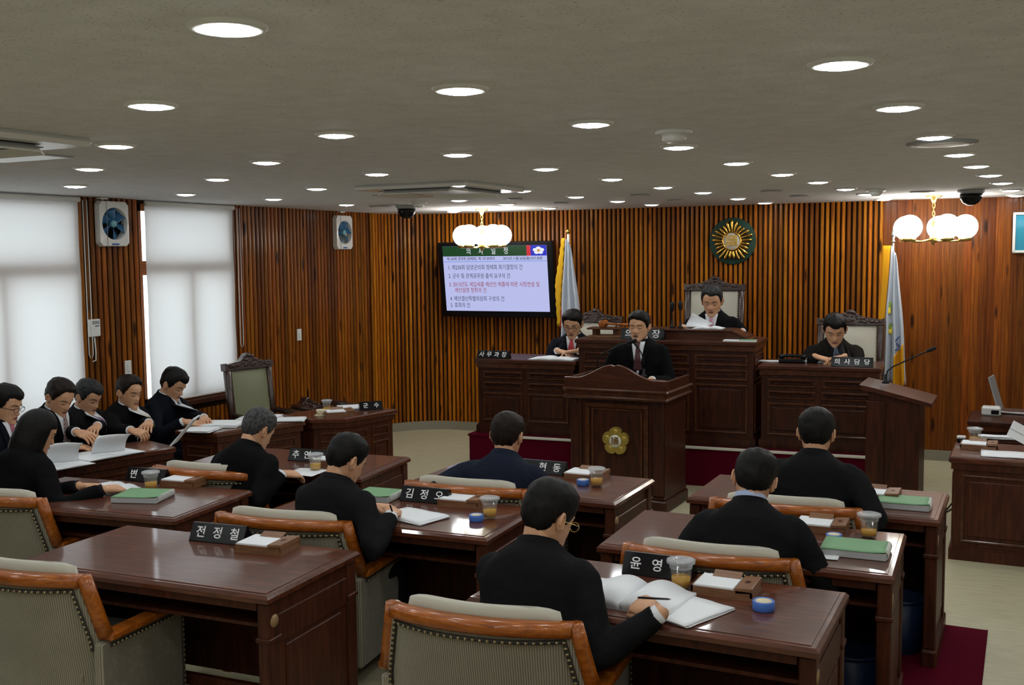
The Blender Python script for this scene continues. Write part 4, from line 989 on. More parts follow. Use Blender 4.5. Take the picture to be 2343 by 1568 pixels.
    for sx, tgtw, hd in ((-1, L, lh), (1, R, rh)):
        S = ps + Vector((sx * .172 * shw, 0, 0)) - ns * .028
        hd = hd or {}
        if tgtw is None:
            T = (Vector((sx * .10, .40, .775 / s)) if not stand else Vector((sx * .24, .22, pz + .12)))
        else:
            T = WI @ Vector(tgtw)
        fd = hd.get('dir'); 
        fdv = (WI.to_3x3() @ Vector(fd)).normalized() if fd else (T - S - Vector((0, 0, (T - S).z))).normalized() * .9 + Vector((-sx * .45, 0, -.12))
        fdv.normalize(); Wp = T - fdv * .075
        E, Wp = ik(S, Wp, .285, .255, Vector((sx * hd.get('out', .55), -.35, -.9)))
        m1 = S.lerp(E, .5); m2 = E.lerp(Wp, .5)
        jk.ball(S - Vector((sx * .014, 0, .006)), (.066, .068, .060), 12, 8)
        jk.tube([S, S.lerp(E, .25), m1, E.lerp(S, .12), E + (E - (S + Wp) / 2).normalized() * .004, E.lerp(Wp, .15), m2, E.lerp(Wp, .86), E.lerp(Wp, .96)], [.060, .064, .060, .055, .056, .054, .050, .044, .043], 14)
        core.tube([S, m1, E, m2, Wp], [.052, .046, .040, .036, .027], 10)
        fa = (Wp - E).normalized()
        cu_ = smooth(MB()); cu_.tube([Wp - fa * .03, Wp + fa * .004], [.034, .033], 14); cuffs.append(cu_)
        up = Vector(hd['up']) if 'up' in hd else Vector((sx * .25, -.15, 1)); up = WI.to_3x3() @ up if 'up' in hd else up
        b.m = Matrix.Translation(Wp) @ Matrix.Scale(1.1, 4) @ Matrix.Translation(-Wp)
        hand(b, Wp + fdv * .012, fdv, up, sx, hd.get('curl', (.35, .45, .35)), hd.get('spread', .10), hd.get('thumb', .5))
        b.m = Matrix(); b.tube([Wp - fa * .05, Wp + fa * .01], [.028, .026], 12)
        wr[sx] = (Wp, fdv, up)
    # ---- jacket: trunk rings
    TT = [(-.16, .178, .135, .135), (0, .182, .14, .135), (.2, .176, .138, .118), (.4, .180, .140, .116), (.58, .192, .140, .120), (.74, .202, .134, .126), (.86, .205, .118, .126), (.94, .192, .104, .118), (.99, .148, .090, .104), (1.03, .100, .076, .090), (1.07, .070, .064, .074)]
    Rg = []
    for t, hw2, df, db in TT:
        p, n, fw = frame(P, t); row = []; hw2 *= shw
        for k in range(24):
            a = 2 * math.pi * k / 24; c, q = math.cos(a), math.sin(a); ex = .82
            x = hw2 * math.copysign(abs(c) ** ex, c); y = (df if q > 0 else db) * math.copysign(abs(q) ** ex, q)
            row.append(p + Vector((x, 0, 0)) + fw * y - n * (.045 * (abs(x) / .2) ** 2 if t > .8 else 0))
        Rg.append(row)
    jk.rings(Rg); core_m = MB()
    core.rings([[v.lerp(sum(r, Vector()) / len(r), .22) for v in r] for r in Rg])
    jme = baked(jk.data('jacket', SUIT[suit]), [('REMESH', dict(mode='VOXEL', voxel_size=.0125, use_smooth_shade=True)), ('SMOOTH', dict(factor=.5, iterations=7))])
    V = np.empty(len(jme.vertices) * 3, np.float32); jme.vertices.foreach_get('co', V); V = V.reshape(-1, 3); N = np.empty_like(V).ravel(); jme.vertices.foreach_get('normal', N); N = N.reshape(-1, 3)
    dsp = np.array([noise.noise(Vector((v[0] * 9 + seed, v[1] * 9, v[2] * 16))) * .0055 + noise.noise(Vector((v[0] * 26, v[1] * 26 + seed, v[2] * 38))) * .0022 for v in V.tolist()], np.float32)
    jme.vertices.foreach_set('co', (V + N * dsp[:, None]).ravel()); jme.update(); jme.materials.clear(); jme.materials.append(SUIT[suit])
    # legs
    tr = smooth(MB()); hipz = pz - .02
    for sx in (-1, 1):
        hip = Vector((sx * .085, .0, hipz)); 
        knee = Vector((sx * .13, .42, .47)) if not stand else Vector((sx * .095, .03, .48))
        ank = Vector((sx * .13, .38, .09)) if not stand else Vector((sx * .10, -.01, .09))
        tr.ball(hip, .10, 12, 8); tr.tube([hip, hip.lerp(knee, .5), knee, knee.lerp(ank, .5), ank], [.092, .082, .066, .058, .052], 12); core.tube([hip, knee, ank], [.07, .05, .035], 10)
    tme = baked(tr.data('trousers', SUIT[suit]), [('REMESH', dict(mode='VOXEL', voxel_size=.020, use_smooth_shade=True)), ('SMOOTH', dict(factor=.5, iterations=5))]); tme.materials.clear(); tme.materials.append(SUIT[suit])
    # trunk core joined to head and hands: one body mesh
    cme = baked(core.data('core', M['skin']), [('REMESH', dict(mode='VOXEL', voxel_size=.022, use_smooth_shade=True)), ('SMOOTH', dict(factor=.5, iterations=6))])
    off = len(b.v); b.v += [tuple(v.co) for v in cme.vertices]
    for f in cme.polygons: b.f.append([off + i for i in f.vertices]); b.mi.append(0); b.sm.append(True)
    root = b.build('person', [M['skin'], M['lips'], M['brow']]); root.matrix_world = WM; tag(root, label, 'person', group)
    obj('jacket', jme, root); obj('trousers', tme, root)
    for cu_ in cuffs: cu_.build('shirt_cuff', SHIRT[shirt], root)
    for sx in (-1, 1):
        ax = (.13 if not stand else .10) * sx; ay = .38 if not stand else -.01
        sh = smooth(MB()); sh.rings([[(ax + .042 * k2 * math.cos(a), ay + .05 + .14 * k2 * math.sin(a), z) for a in [2 * math.pi * i / 14 for i in range(14)]] for z, k2 in ((.0, .95), (.02, 1), (.05, .85), (.09, .45))]); sh.build('shoe', M['black'], root)
    m = smooth(MB()); m.m = HM; m.rings(HG); m.build('hair', HAIR[hair], root)
    # collars
    m = smooth(MB()); p, n, fw = frame(P, 1.055); R1 = []
    for rr, hh in ((.070, -.012), (.0665, .022), (.0625, .032), (.060, .0)):
        R1.append([p - n * (.02 if front else .0 if shirt == 'blue' else .040) + n * (hh - .014 * math.sin(a)) + Vector((1, 0, 0)) * rr * math.cos(a) + fw * (rr * .98 * math.sin(a) + .004) for a in [2 * math.pi * k / 24 for k in range(24)]])
    m.rings(R1, False, False); m.build('shirt_collar', SHIRT[shirt], root)
    m = smooth(MB()); pts = []
    A0 = 200 if front else 270
    R1 = []
    for k in range(25):
        a = math.radians(90 + 55 + (250) * k / 24); c = p - n * .022 + Vector((1, 0, 0)) * .080 * math.cos(a) + fw * (.078 * math.sin(a) + .002) + n * (-.016 * math.sin(a))
        o = Vector((1, 0, 0)) * math.cos(a) + fw * math.sin(a)
        R1.append([c - o * .010 - n * .02, c + o * .012 - n * .024, c + o * .006 + n * .004, c - o * .006 + n * .028, c - o * .013 + n * .020])
    m.rings(R1); m.build('jacket_collar', SUIT[suit], root)
    if front:
        bv = BVHTree.FromPolygons([v.co.copy() for v in jme.vertices], [tuple(f.vertices) for f in jme.polygons])
        def onchest(x, t, off):
            p, n, fw = frame(P, t); h = bv.ray_cast(p + Vector((x, 0, 0)) + fw * .5, -fw)
            y = h[0] if h[0] is not None else p + Vector((x, 0, 0)) + fw * .07
            # keep near the neck from diving in
            return y + fw * off
        def patch(name, mt, half, off, t0, t1, nt2=14, nx=8, th=.002):
            G = []
            for i in range(nt2 + 1):
                t = t0 + (t1 - t0) * i / nt2; hw2 = half(i / nt2); lo, hi = hw2 if isinstance(hw2, tuple) else (-hw2, hw2)
                G.append([onchest(lo + (hi - lo) * j / nx, t, off) for j in range(nx + 1)])
            m = smooth(MB()); m.sheet(G); o = m.build(name, mt, root); fit_mod(o, 'SOLIDIFY', thickness=th, offset=1.0); return o
        tb = .50
        patch('shirt_front', SHIRT[shirt], lambda u: .050 * (1 - u) ** .9 + .005, .0035, 1.03, tb)
        if vest: patch('knit_vest', vest, lambda u: .030 * (1 - u * .4) + .002, .0055, .76, tb, 8, 6)
        if tiec:
            patch('tie', TIE[tiec], lambda u: (.017 - .006 * min(1, u / .12) if u < .12 else .011 + .020 * (u - .12) / .88) * 1.15, .010, 1.03, .58 if vest is None else .74, 16, 4, .004)
        for sx in (-1, 1):
            patch('lapel', SUIT[suit], lambda u, sx=sx: tuple(sorted((sx * (.051 * (1 - u) ** .9 + .004), sx * (.051 * (1 - u) ** .9 + .004 + .040 * math.sin(math.pi * min(1, .28 + .72 * u)) ** .6 + .001)))), .007, .99, tb, 14, 4, .003)
        if pin:
            q = onchest(.075, .86, .012); m = smooth(MB()); m.ball(q, .0085, 10, 6); m.build('lapel_pin', M['gold'], root)
    if glasses:
        gm = smooth(MB()); gm.m = HM
        for sx in (-1, 1):
            cxg = sx * .032; yg = .100
            gm.tube([(cxg + .0235 * math.cos(a), yg - .10 * (cxg + .0235 * math.cos(a)) ** 2 * 20 / 3, -.002 + .0165 * math.sin(a)) for a in [2 * math.pi * k / 16 for k in range(17)]], .0016, 6)
            gm.tube([(sx * .056, yg - .004, .004), (sx * .074, .06, .004), (sx * .080, -.005, .002), (sx * .079, -.03, -.012)], .0018, 6)
        gm.tube([(-.009, yg + .001, .002), (0, yg + .004, .004), (.009, yg + .001, .002)], .0016, 6)
        gm.build('glasses', M['black'] if glasses == 'black' else M['brass'], root)
    return root, WM, wr, HM
# ---- the chamber's people (head-top pixel, depth plane, pose)
D = math.radians
ZD = .76
grip = dict(curl=(.9, .8, .6), thumb=.25)
flat = dict(curl=(.15, .2, .15))
person('councillor in navy blue suit seen from behind, facing the lectern', 1160, 940, Y=5.18, rot=D(4), lean=.22, hp=.25, suit='navy', front=False, L=at(1105, 1112, .76), R=at(1258, 1100, .76), style='full', hair='brown')
person('grey-haired councillor in black seen from behind, bowed over his desk', 590, 930, Y=4.93, rot=D(0), lean=.28, hp=.55, hy=.25, suit='black', front=False, hair='grey', L=at(560, 1060, .80), R=at(668, 1085, .78))
_, _, wrt, _ = person('councillor in black suit writing with his right hand on white sheets', 790, 988, Y=4.24, rot=D(0), lean=.22, hp=.5, hy=.38, suit='charcoal', front=False, hair='black', L=(-2.93, 4.44, .78), R=at(898, 1172, .80), rh=dict(dir=(-.45, .88, .0), up=(.35, -.35, .85), curl=(.7, .7, .5), thumb=.3, out=.8))
_, _, near, _ = person('bespectacled councillor in black suit nearest the camera, pen in hand', 1245, 1090, Y=3.50, rot=D(6), s=1.04, lean=.24, hp=.42, hy=.55, suit='charcoal', front=False, glasses='brass', L=at(1330, 1350, .80), R=at(1475, 1388, .80), rh=dict(dir=(-.85, .5, .05), up=(.15, -.55, .8), curl=(.8, .8, .5), thumb=.3, out=.9), style='full', hair='black')
person('councillor in black suit with pale blue shirt collar, seen from behind', 1733, 1023, Y=4.46, rot=D(6), lean=.22, hp=.35, hroll=.14, suit='charcoal', shirt='blue', front=False, L=at(1660, 1240, .78), R=at(1830, 1235, .78), shw=1.05)
person('councillor in black suit at the far right desk, seen from behind', 1868, 930, Y=5.50, rot=D(2), lean=.14, hp=.25, suit='charcoal', front=False, L=at(1800, 1130, .78), R=at(1965, 1140, .78), shw=1.06, style='full')
person('woman with short black bobbed hair in black jacket reading papers', 82, 935, Y=4.10, rot=D(-6), lean=.24, hp=.45, hy=.35, suit='black', shirt='black', front=False, style='bob', L=at(212, 1112, .78), R=at(262, 1118, .78), rh=dict(dir=(.1, .9, -.1)), lh=dict(dir=(.5, .8, -.1)), hs=1.0, shw=.92)
# officials in front of the windows, facing the middle of the room
of = D(-84)
person('official with glasses and rose tie at the left photo edge', 8, 875, X=-6.02, rot=of, lean=.12, hp=.30, hy=-.2, suit='darknavy', tiec='rose', glasses='black', R=at(15, 1075, .78), style='full')
person('brown-haired official with striped tie, behind the woman', 133, 862, X=-6.08, rot=of, lean=.20, hp=.50, hy=.1, suit='black', tiec='striped', hair='brown', L=None, style='short')
person('greying official with purple tie holding a raised sheet', 197, 865, X=-6.32, rot=of, lean=.16, hp=.42, hy=.0, suit='charcoal', tiec='purple', hair='salt', R=at(212, 1008, .86), L=at(215, 1005, .86), style='full')
person('official in profile with gold patterned tie, paper in hand', 297, 856, X=-6.22, rot=of, lean=.18, hp=.22, hy=.12, suit='black', tiec='gold', hair='brown', R=at(352, 1008, .80), L=at(365, 1005, .82), rh=grip)
person('black-haired official with blue-grey tie reading beside the bright blind', 392, 838, X=-6.22, rot=D(-74), s=1.02, lean=.14, hp=.52, hy=.1, suit='darknavy', tiec='bluegrey', hair='black', R=at(442, 968, .785), L=at(476, 965, .785), style='full', rh=flat, lh=flat)
# the dais
bk = DA + math.pi
person('standing speaker in dark suit with maroon tie behind the lectern', 1462, 709, Y=8.62, rot=bk + .10, s=1.06, lean=.14, hp=.04, hy=.18, suit='black', tiec='maroon', hair='black', style='full', stand=True, hs=1.02, mouth=1.0, L=(-2.86, 8.32, .99), R=(-3.2, 8.32, .99))
person('chairman in black suit with pink tie and gold pin, reading', 1630, 651, Y=9.72, rot=bk + .05, s=1.08, lean=.12, hp=.30, suit='black', tiec='pink', hair='salt', style='short', floor=Zp + .19, hs=1.06, pin=True, L=(-2.35, 9.45, 1.33), R=(-2.85, 9.45, 1.36))
person('clerk with glasses, red tie and blue vest under the television', 1308, 706, Y=9.62, rot=bk + .12, s=1.08, lean=.16, hp=.32, suit='darknavy', tiec='red', glasses='black', hair='black', style='full', floor=Zp, hs=1.06, vest=cloth('blue_knit', (.05, .16, .28), (.07, .22, .36)), L=atY(1305, 805, 9.25), R=atY(1290, 806, 9.25), lh=dict(dir=(-.9, -.3, -.1)), rh=dict(dir=(.9, -.3, -.1)))
person('clerk in dark shirt and patterned tie beside the second flag', 1905, 714, Y=9.75, rot=bk + .18, s=1.10, lean=.16, hp=.45, hy=.1, suit='brownblack', shirt='black', tiec='slate', hair='black', style='full', floor=Zp, hs=1.06, L=atY(1910, 820, 9.38), R=atY(1885, 821, 9.38), lh=dict(dir=(-.9, -.35, -.15)), rh=dict(dir=(.9, -.35, -.15)))
# seated reporter, only the hands reach into the picture
person('person at the right photo edge, hands holding up a paper', 2470, 880, Y=8.30, rot=math.pi - .1, lean=.2, hp=.4, suit='black', L=at(2380, 1010, .80), R=at(2347, 1012, .83), rh=dict(dir=(-.5, -.8, .1), curl=(.7, .6, .4)), lh=flat)
# ------------------------------------------------------------------ flags
def flag(px, py, Y, zbot, label, w, cloth_m, fringe_m, extras, spear, floor):
    q = atY(px, py, Y); t = thing('flag', label, 'flag', (q.x, Y, floor), DA, 'flags on poles'); zt = q.z - floor
    m = smooth(MB()); m.tube([(0, 0, 0.02), (0, 0, zt - .03)], .013, 10); m.build('pole', M['chrome'] if spear else M['white'], t)
    m = smooth(MB()); m.lathe([(.13, 0), (.13, .02), (.05, .05), (.02, .08)], 20); m.build('base', M['brass'], t)
    m = smooth(MB())
    if spear: m.lathe([(.012, zt - .05), (.02, zt - .03), (.008, zt - .015), (.022, zt + .02), (.015, zt + .06), (.002, zt + .11)], 12); m.build('spear_finial', M['chrome'], t)
    else: m.ball((0, 0, zt), .027, 14, 9); m.build('ball_finial', M['gold'], t)
    z1 = zt - .10; z0 = zbot - floor
    def pt(u, v, o=0.0):
        ww = w * (.22 + .78 * v ** .75); ph = u * 5.2 * math.pi
        return (-.35 * ww + ww * u + .004 * math.sin(9 * v + 3 * u), -.02 - .035 * (.3 + .7 * v) * math.sin(ph) - .01 - o, z1 - (z1 - z0) * v - .05 * (1 - v) * 0 + .10 * (u - .3) * (1 - v) * -1)
    G = [[pt(j / 40, i / 24) for j in range(41)] for i in range(25)]
    m = smooth(MB()); m.sheet(G); c = m.build('cloth', cloth_m, t); fit_mod(c, 'SOLIDIFY', thickness=.004)
    def band(name, mt, f, n=24, k=4):
        m = smooth(MB()); m.sheet([[f(i / n, j / k) for j in range(k + 1)] for i in range(n + 1)]); o = m.build(name, mt, t); fit_mod(o, 'SOLIDIFY', thickness=.008); return o
    return t, pt, band
white_cl = cloth('white_flag', (.50, .55, .62), (.58, .62, .68)); yel = cloth('yellow_fringe', (.60, .33, .015), (.72, .42, .03))
t, pt, band = flag(1300, 530, 10.45, 1.05, 'white flag with yellow fringe and ball finial right of the television', .26, white_cl, yel, None, False, Zp)
band('fringe', yel, lambda v, k: (lambda p: (p[0] - .005 - .075 * (1 - abs(v - .5) * 1.1) * k + .006 * math.sin(v * 90), p[1] - .012, p[2]))(pt(0, v * .80)))
band('red_emblem_edge', cloth('flag_red', (.30, .01, .02)), lambda v, k: (lambda p: (p[0] + .02 - .035 * k, p[1] - .010, p[2]))(pt(0, .62 + .2 * v)), 8, 3)
t, pt, band = flag(2044, 545, 10.50, .80, 'white county flag with orange fringe and spear finial beside the right clerk', .22, white_cl, yel, None, True, Zp)
org = cloth('orange_fringe', (.62, .27, .010), (.74, .36, .02))
band('fringe', org, lambda v, k: (lambda p: (p[0] - .004 - .07 * k * (1 - .5 * v), p[1] - .012, p[2]))(pt(0, v * .85)))
band('lower_fringe', org, lambda v, k: (lambda p: (p[0], p[1] - .012, p[2]))(pt(.45 + .5 * k, .68 + .30 * v + .12 * (1 - k))), 16, 10)
grn = cloth('flag_green', (.16, .26, .05)); yl2 = cloth('flag_yellow', (.60, .48, .05)); blu = cloth('flag_blue', (.03, .06, .22))
for u, v, r, mm in ((.24, .42, .030, grn), (.22, .46, .026, yl2), (.30, .60, .032, yl2), (.27, .57, .022, grn)):
    band('flag_motif', mm, lambda a, k, u=u, v=v, r=r: (lambda p: (p[0] + r * .6 * math.cos(a * 6.283) * k, p[1] - .022, p[2] + r * 1.3 * math.sin(a * 6.283) * k))(pt(u, v)), 12, 2)
for u, v, dx, dz2 in ((.62, .655, .04, .05), (.68, .70, .03, -.04), (.60, .735, .05, .02)):
    q0 = pt(u, v); m = smooth(MB()); m.tube([(q0[0] - dx / 2, q0[1] - .03, q0[2] - dz2 / 2), (q0[0] + dx / 2, q0[1] - .03, q0[2] + dz2 / 2)], .006, 6); m.build('flag_letter_stroke', blu, t)
# ------------------------------------------------------------------ small desk things
TZ = .75
def nameplate(px, py, z, rot, chars, label, w=.27, h=.075, sz=.058, pos=None):
    p = pos or at(px, py, z); t = thing('nameplate', label, 'nameplate', (p[0], p[1], z), rot, 'black desk nameplates')
    d = .045
    m = MB(); m.rings([[(x, -d, .004), (x, -.006, h), (x, .006, h), (x, d, .004), (x, d, 0), (x, -d, 0)] for x in (-w / 2, w / 2)]); m.build('plate', M['black'], t)
    up = Vector((0, d - .006, h - .004)).normalized()
    for i, c in enumerate(chars):
        if c == ' ': continue
        x = (-.5 + (i + .5) / len(chars)) * w * .94; b0 = Vector((x, -(d + .006) / 2, h / 2)); nrm = Vector((1, 0, 0)).cross(up)
        text_mesh(c, sz, M['letter'], 'lettering', t, frame_mtx(b0 + nrm * .0009, (1, 0, 0), up), bold=.0007, ext=.0004)
    return t
r6 = D(6.5)
nameplate(506, 1238, TZ, r6, '전정철', 'black nameplate with three white characters on the unoccupied desk', .29, .08)
nameplate(340, 1100, TZ, D(7), '변  ', 'black nameplate behind the tea cup on the woman’s desk'.replace('’', "'"), .27)
nameplate(708, 1054, TZ, D(6), '추연 ', 'black nameplate on the desk of the grey-haired councillor', .27)
nameplate(976, 1147, TZ, D(3), '김정오', 'black nameplate with three white characters on the writing councillor’s desk'.replace('’', "'"), .28)
nameplate(1246, 1082, TZ, 0, ' 현동', 'black nameplate beside the navy-suited councillor, before the lectern', .29)
nameplate(1508, 1316, TZ, 0, '윤영 ', 'black nameplate behind the lidded glass on the nearest occupied desk', .29, .085, .055)
nameplate(0, 0, Zp + .72, DA, '사무과장', 'black nameplate on the dais desk under the television', .33, .075, .06, pos=(*dw(.20, .16),))
nameplate(0, 0, Zp + .935, DA, '의 장', 'black nameplate on the chairman desk behind the speaker', .40, .10, .085, pos=(*dw(1.69, .12),))
nameplate(0, 0, Zp + .735, DA, '의사담당', 'black nameplate on the dais desk beside the second flag', .34, .08, .055, pos=(*dw(3.50, .17),))
q = at(838, 940, TZ); nameplate(848, 937, TZ, D(45), '군수', 'black two-character nameplate on the corner desk', .20, .07, .05)
def tray(px, py, rot, label, z=TZ, s=1.0):
    p = at(px, py, z); t = thing('memo_tray', label, 'memo tray', (p.x, p.y, z), rot, 'wooden memo trays', s); w, d = .235, .165
    m = MB(); m.box(-w / 2, w / 2, -d / 2, d / 2, 0, .012); m.box(-w / 2, w / 2, -d / 2, -d / 2 + .008, .012, .034); m.box(-w / 2, w / 2, d / 2 - .008, d / 2, .012, .034); m.box(-w / 2, -w / 2 + .008, -d / 2, d / 2, .012, .034); m.box(w / 2 - .008, w / 2, -d / 2, d / 2, .012, .034); m.build('tray_box', M['tray'], t)
    MB().box(-w / 2 + .01, w * .20, -d / 2 + .004, d / 2 - .01, .012, .042, .002).build('note_paper', M['paper'], t)
    m = MB(); m.m = Matrix.Translation((w * .36, 0, .036)) @ Matrix.Rotation(-.07, 4, 'Y'); m.box(-w * .14, w * .145, -d / 2, d / 2, -.012, .012, .003); ld = m.build('pen_lid', M['tray'], t)
    MB().box(w * .32, w * .40, -.014, .014, .0482, .0492).build('logo_mark', M['deskside'], ld)
    m = MB(); m.m = Matrix.Translation((-.01, d / 2 - .02, .048)) @ Matrix.Rotation(.35, 4, 'X'); m.box(-.055, .055, -.022, .022, -.003, .003); m.build('tab', M['tray'], t)
tray(612, 1257, D(6.5), 'wooden memo tray beside the nameplate on the unoccupied desk', s=1.02)
tray(424, 1109, D(7), "wooden memo tray behind the green book on the woman's desk")
tray(1062, 1154, D(3), 'wooden memo tray right of the nameplate on the writing councillor desk')
tray(1342, 1094, D(0), 'wooden memo tray behind the blue sponge cup near the lectern')
tray(1662, 1354, D(0), 'wooden memo tray on the nearest occupied desk, beside the lidded glass')
tray(1880, 1212, D(2), 'wooden memo tray behind the blue sponge cup, middle row right')
tray(2005, 1140, D(0), 'wooden memo tray behind the green book on the rearmost right desk')
tray(765, 1062, D(6), "wooden memo tray beyond the lidded glass on the grey-haired councillor's desk")
q = at(785, 944, TZ); tray(776, 950, D(45), 'wooden memo box beside the two-character nameplate on the corner desk')
tray(2240, 1026, D(0), 'wooden memo tray at the edge of the reporter desk', .695)
def glass(px, py, label, z=TZ, s=1.0, fill=.42):
    p = at(px, py, z); t = thing('tea_glass', label, 'glass', (p.x, p.y, z), 0, 'lidded tea glasses', s)
    m = smooth(MB()); m.lathe([(.003, .0), (.028, .0), (.031, .004), (.035, .085), (.0335, .085), (.029, .010), (.003, .008)], 24); m.build('tumbler', M['glass'], t)
    m = smooth(MB()); m.lathe([(.003, .0085), (.0285, .0095), (.0285 + .004 * fill, .01 + .075 * fill), (.003, .0102 + .075 * fill)], 24); m.build('tea', M['tea'], t)
    m = smooth(MB()); R = []
    for r, zz in ((.036, .070), (.037, .084), (.045, .086), (.046, .096), (.036, .099), (.028, .094), (.003, .093)):
        R.append([((r + (.0012 * math.cos(12 * a) if r > .04 else 0)) * math.cos(a), (r + (.0012 * math.cos(12 * a) if r > .04 else 0)) * math.sin(a), zz) for a in [2 * math.pi * k / 48 for k in range(48)]])
    m.rings(R, False, True); m.build('lid', M['lidplastic'], t)
glass(1558, 1348, 'lidded tea glass nearest the camera, before the black nameplate', s=1.22)
glass(1121, 1186, 'lidded tea glass on the writing councillor desk beside the blue cup', s=1.1)
glass(1365, 1113, 'lidded tea glass near the lectern beside the blue sponge cup', s=1.1)
glass(346, 1121, "lidded tea glass on the woman's desk before the nameplate", s=1.1)
glass(722, 1077, 'lidded tea glass on the grey-haired councillor desk', s=1.1)
glass(1988, 1230, 'lidded tea glass behind the green book, middle row right', s=1.15, fill=.3)
glass(748, 941, 'lidded glass on the corner desk by the memo box', s=1.0, fill=.3)
glass(2230, 1015, 'lidded tea glass on the reporter desk at the right edge', .695, 1.15)
def sponge(px, py, label, s=1.0):
    p = at(px, py, TZ); t = thing('sponge_cup', label, 'sponge cup', (p.x, p.y, TZ), 0, 'blue sponge cups', s)
    m = smooth(MB()); m.lathe([(.034, 0), (.036, .004), (.036, .030), (.033, .033), (.028, .031), (.027, .022)], 24); m.build('cup', M['bluecup'], t)
    m = smooth(MB()); m.lathe([(.028, .02), (.027, .031), (.015, .034), (.003, .0345)], 20); m.build('sponge', M['sponge'], t)
sponge(1747, 1396, 'round blue sponge cup on the nearest occupied desk', 1.12)
sponge(1090, 1192, 'round blue sponge cup beside the tea glass of the writing councillor')
sponge(1334, 1110, 'round blue sponge cup near the lectern before a memo tray')
sponge(1908, 1238, 'round blue sponge cup behind the green book, middle row right')
def greenbook(px, py, rot, label, w=.21, d=.28, th=.032, z=TZ):
    p = at(px, py, z); t = thing('green_book', label, 'book', (p.x, p.y, z), rot, 'thick green booklets')
    m = MB(); m.box(-w / 2, w / 2, -d / 2, d / 2, .001, th, .002); m.build('page_block', M['pages'], t)
    G = [[(-w / 2 + w * j / 8, -d / 2 - .002 + (d + .002) * i / 6, th + .002 + .006 * max(0, (j - 6) / 2) * max(0, (3 - i) / 3)) for j in range(9)] for i in range(7)]
    m = smooth(MB()); m.sheet(G); o = m.build('cover', M['green'], t); fit_mod(o, 'SOLIDIFY', thickness=.0016)
    for k in range(14):
        m = smooth(MB()); yy = -d / 2 + .02 + (d - .04) * k / 13; m.tube([(w / 2 - .006 + .014 * math.cos(a), yy, th / 2 + .004 + (th / 2 + .001) * math.sin(a)) for a in [math.pi * (-.5 + i / 6) for i in range(7)]], .0028, 5); m.build('binding_ring', M['white'], t)
greenbook(1957, 1264, D(2), 'thick green spiral-bound booklet on the middle-row right desk', .27, .21)
greenbook(2068, 1158, D(2), 'thick green spiral-bound booklet on the rearmost right desk', .25, .20)
greenbook(328, 1142, D(18), "thick green spiral-bound booklet on the woman's desk", .26, .22)
greenbook(866, 1140, D(5), 'thick green booklet half hidden behind the writing councillor', .22, .20)
def sheets(px, py, rot, label, w=.21, d=.297, th=.004, z=TZ, n=3, name='papers', curl=.0, lines=True):
    p = at(px, py, z); t = thing(name, label, 'papers', (p.x, p.y, z), rot); rr = random.Random(int(px * 7 + py))
    for k in range(n):
        a = rr.uniform(-.05, .05) if k else 0; m = smooth(MB()); m.m = Matrix.Translation((rr.uniform(-.006, .006) * k, rr.uniform(-.006, .006) * k, .001 + th * k / max(1, n))) @ Matrix.Rotation(a, 4, 'Z')
        G = [[(-w / 2 + w * i / 8, -d / 2 + d * j / 6, .0008 + curl * (i / 8) ** 3 + .002 * math.sin(i * .8 + j * .5 + k) ** 2) for i in range(9)] for j in range(7)]
        m.sheet(G); o = m.build('sheet', M['paper'], t); fit_mod(o, 'SOLIDIFY', thickness=max(.0008, th / n), offset=-1.0 if False else 1.0)
    return t
def openbook(px, py, rot, label, w=.19, d=.27, th=.02, z=TZ, pos=None, s=1.0):
    p = pos or at(px, py, z); t = thing('open_book', label, 'book', (p[0], p[1], z), rot, None, s)
    for sx in (-1, 1):
        R = []
        for i in range(11):
            u = i / 10; x = sx * w * u; zt = th * (.35 + .75 * math.sin(math.pi * min(1, u * 1.1 + .06)) * (1 - .45 * u))
            R.append([(x, -d / 2, .001), (x, -d / 2, zt), (x, d / 2, zt), (x, d / 2, .001)])
        m = smooth(MB()); m.rings(R); m.build('page_block', M['paper'], t)
    MB().box(-w - .004, w + .004, -d / 2 - .003, d / 2 + .003, 0, .0016).build('cover', M['grey'], t); return t
openbook(1450, 1372, D(-4), 'thick open book of white pages under the nearest councillor', .20, .27, .05)
sheets(1573, 1402, D(-22), 'stack of printed white sheets beside the open book, nearest desk', .21, .27, .010, n=4)
sheets(948, 1185, D(-14), 'white sheets under the hand of the writing councillor', .29, .21, .008, n=4)
sheets(1868, 1266, D(2), 'white sheet beside the green book, middle row right', .20, .17, .003, n=2)
openbook(250, 1118, D(-10), 'open white booklet under the hands of the woman', .15, .21, .016)
sheets(700, 1082, D(6), 'white sheet before the grey-haired councillor', .2, .2, .003, n=2)
sheets(600, 1092, D(6), 'white page left of the grey-haired councillor', .25, .2, .003, n=2)
sheets(1065, 1098, D(0), 'thin dark-edged sheet left of the navy-suited councillor', .2, .2, .003, n=1)
# officials' papers
openbook(240, 1040, D(-100), 'open white report lying before the greying official', .21, .30, .012)
openbook(118, 1068, D(-100), 'open white report with lifted page behind the woman', .21, .30, .012)
def lifted(px, py, z, rot, w, h, bend, label):
    p = at(px, py, z); t = thing('paper_sheet', label, 'paper', (p.x, p.y, z), rot, 'lifted white pages')
    G = []
    for j in range(13):
        v = j / 12; r = []
        for i in range(9):
            u = i / 8; yy = -h * (.55 * math.sin(1.9 * v) * (1 - .55 * u) + bend * .3 * math.sin(math.pi * u)); zz = .004 + h * (v * (1.12 - .35 * v) - .10 * u * v * v + .05 * math.sin(math.pi * u) * v)
            r.append((-w / 2 + w * u + .05 * v * v - .02 * v, yy, zz))
        G.append(r)
    m = smooth(MB()); m.sheet(G); o = m.build('sheet', M['paper'], t); fit_mod(o, 'SOLIDIFY', thickness=.0012); return t
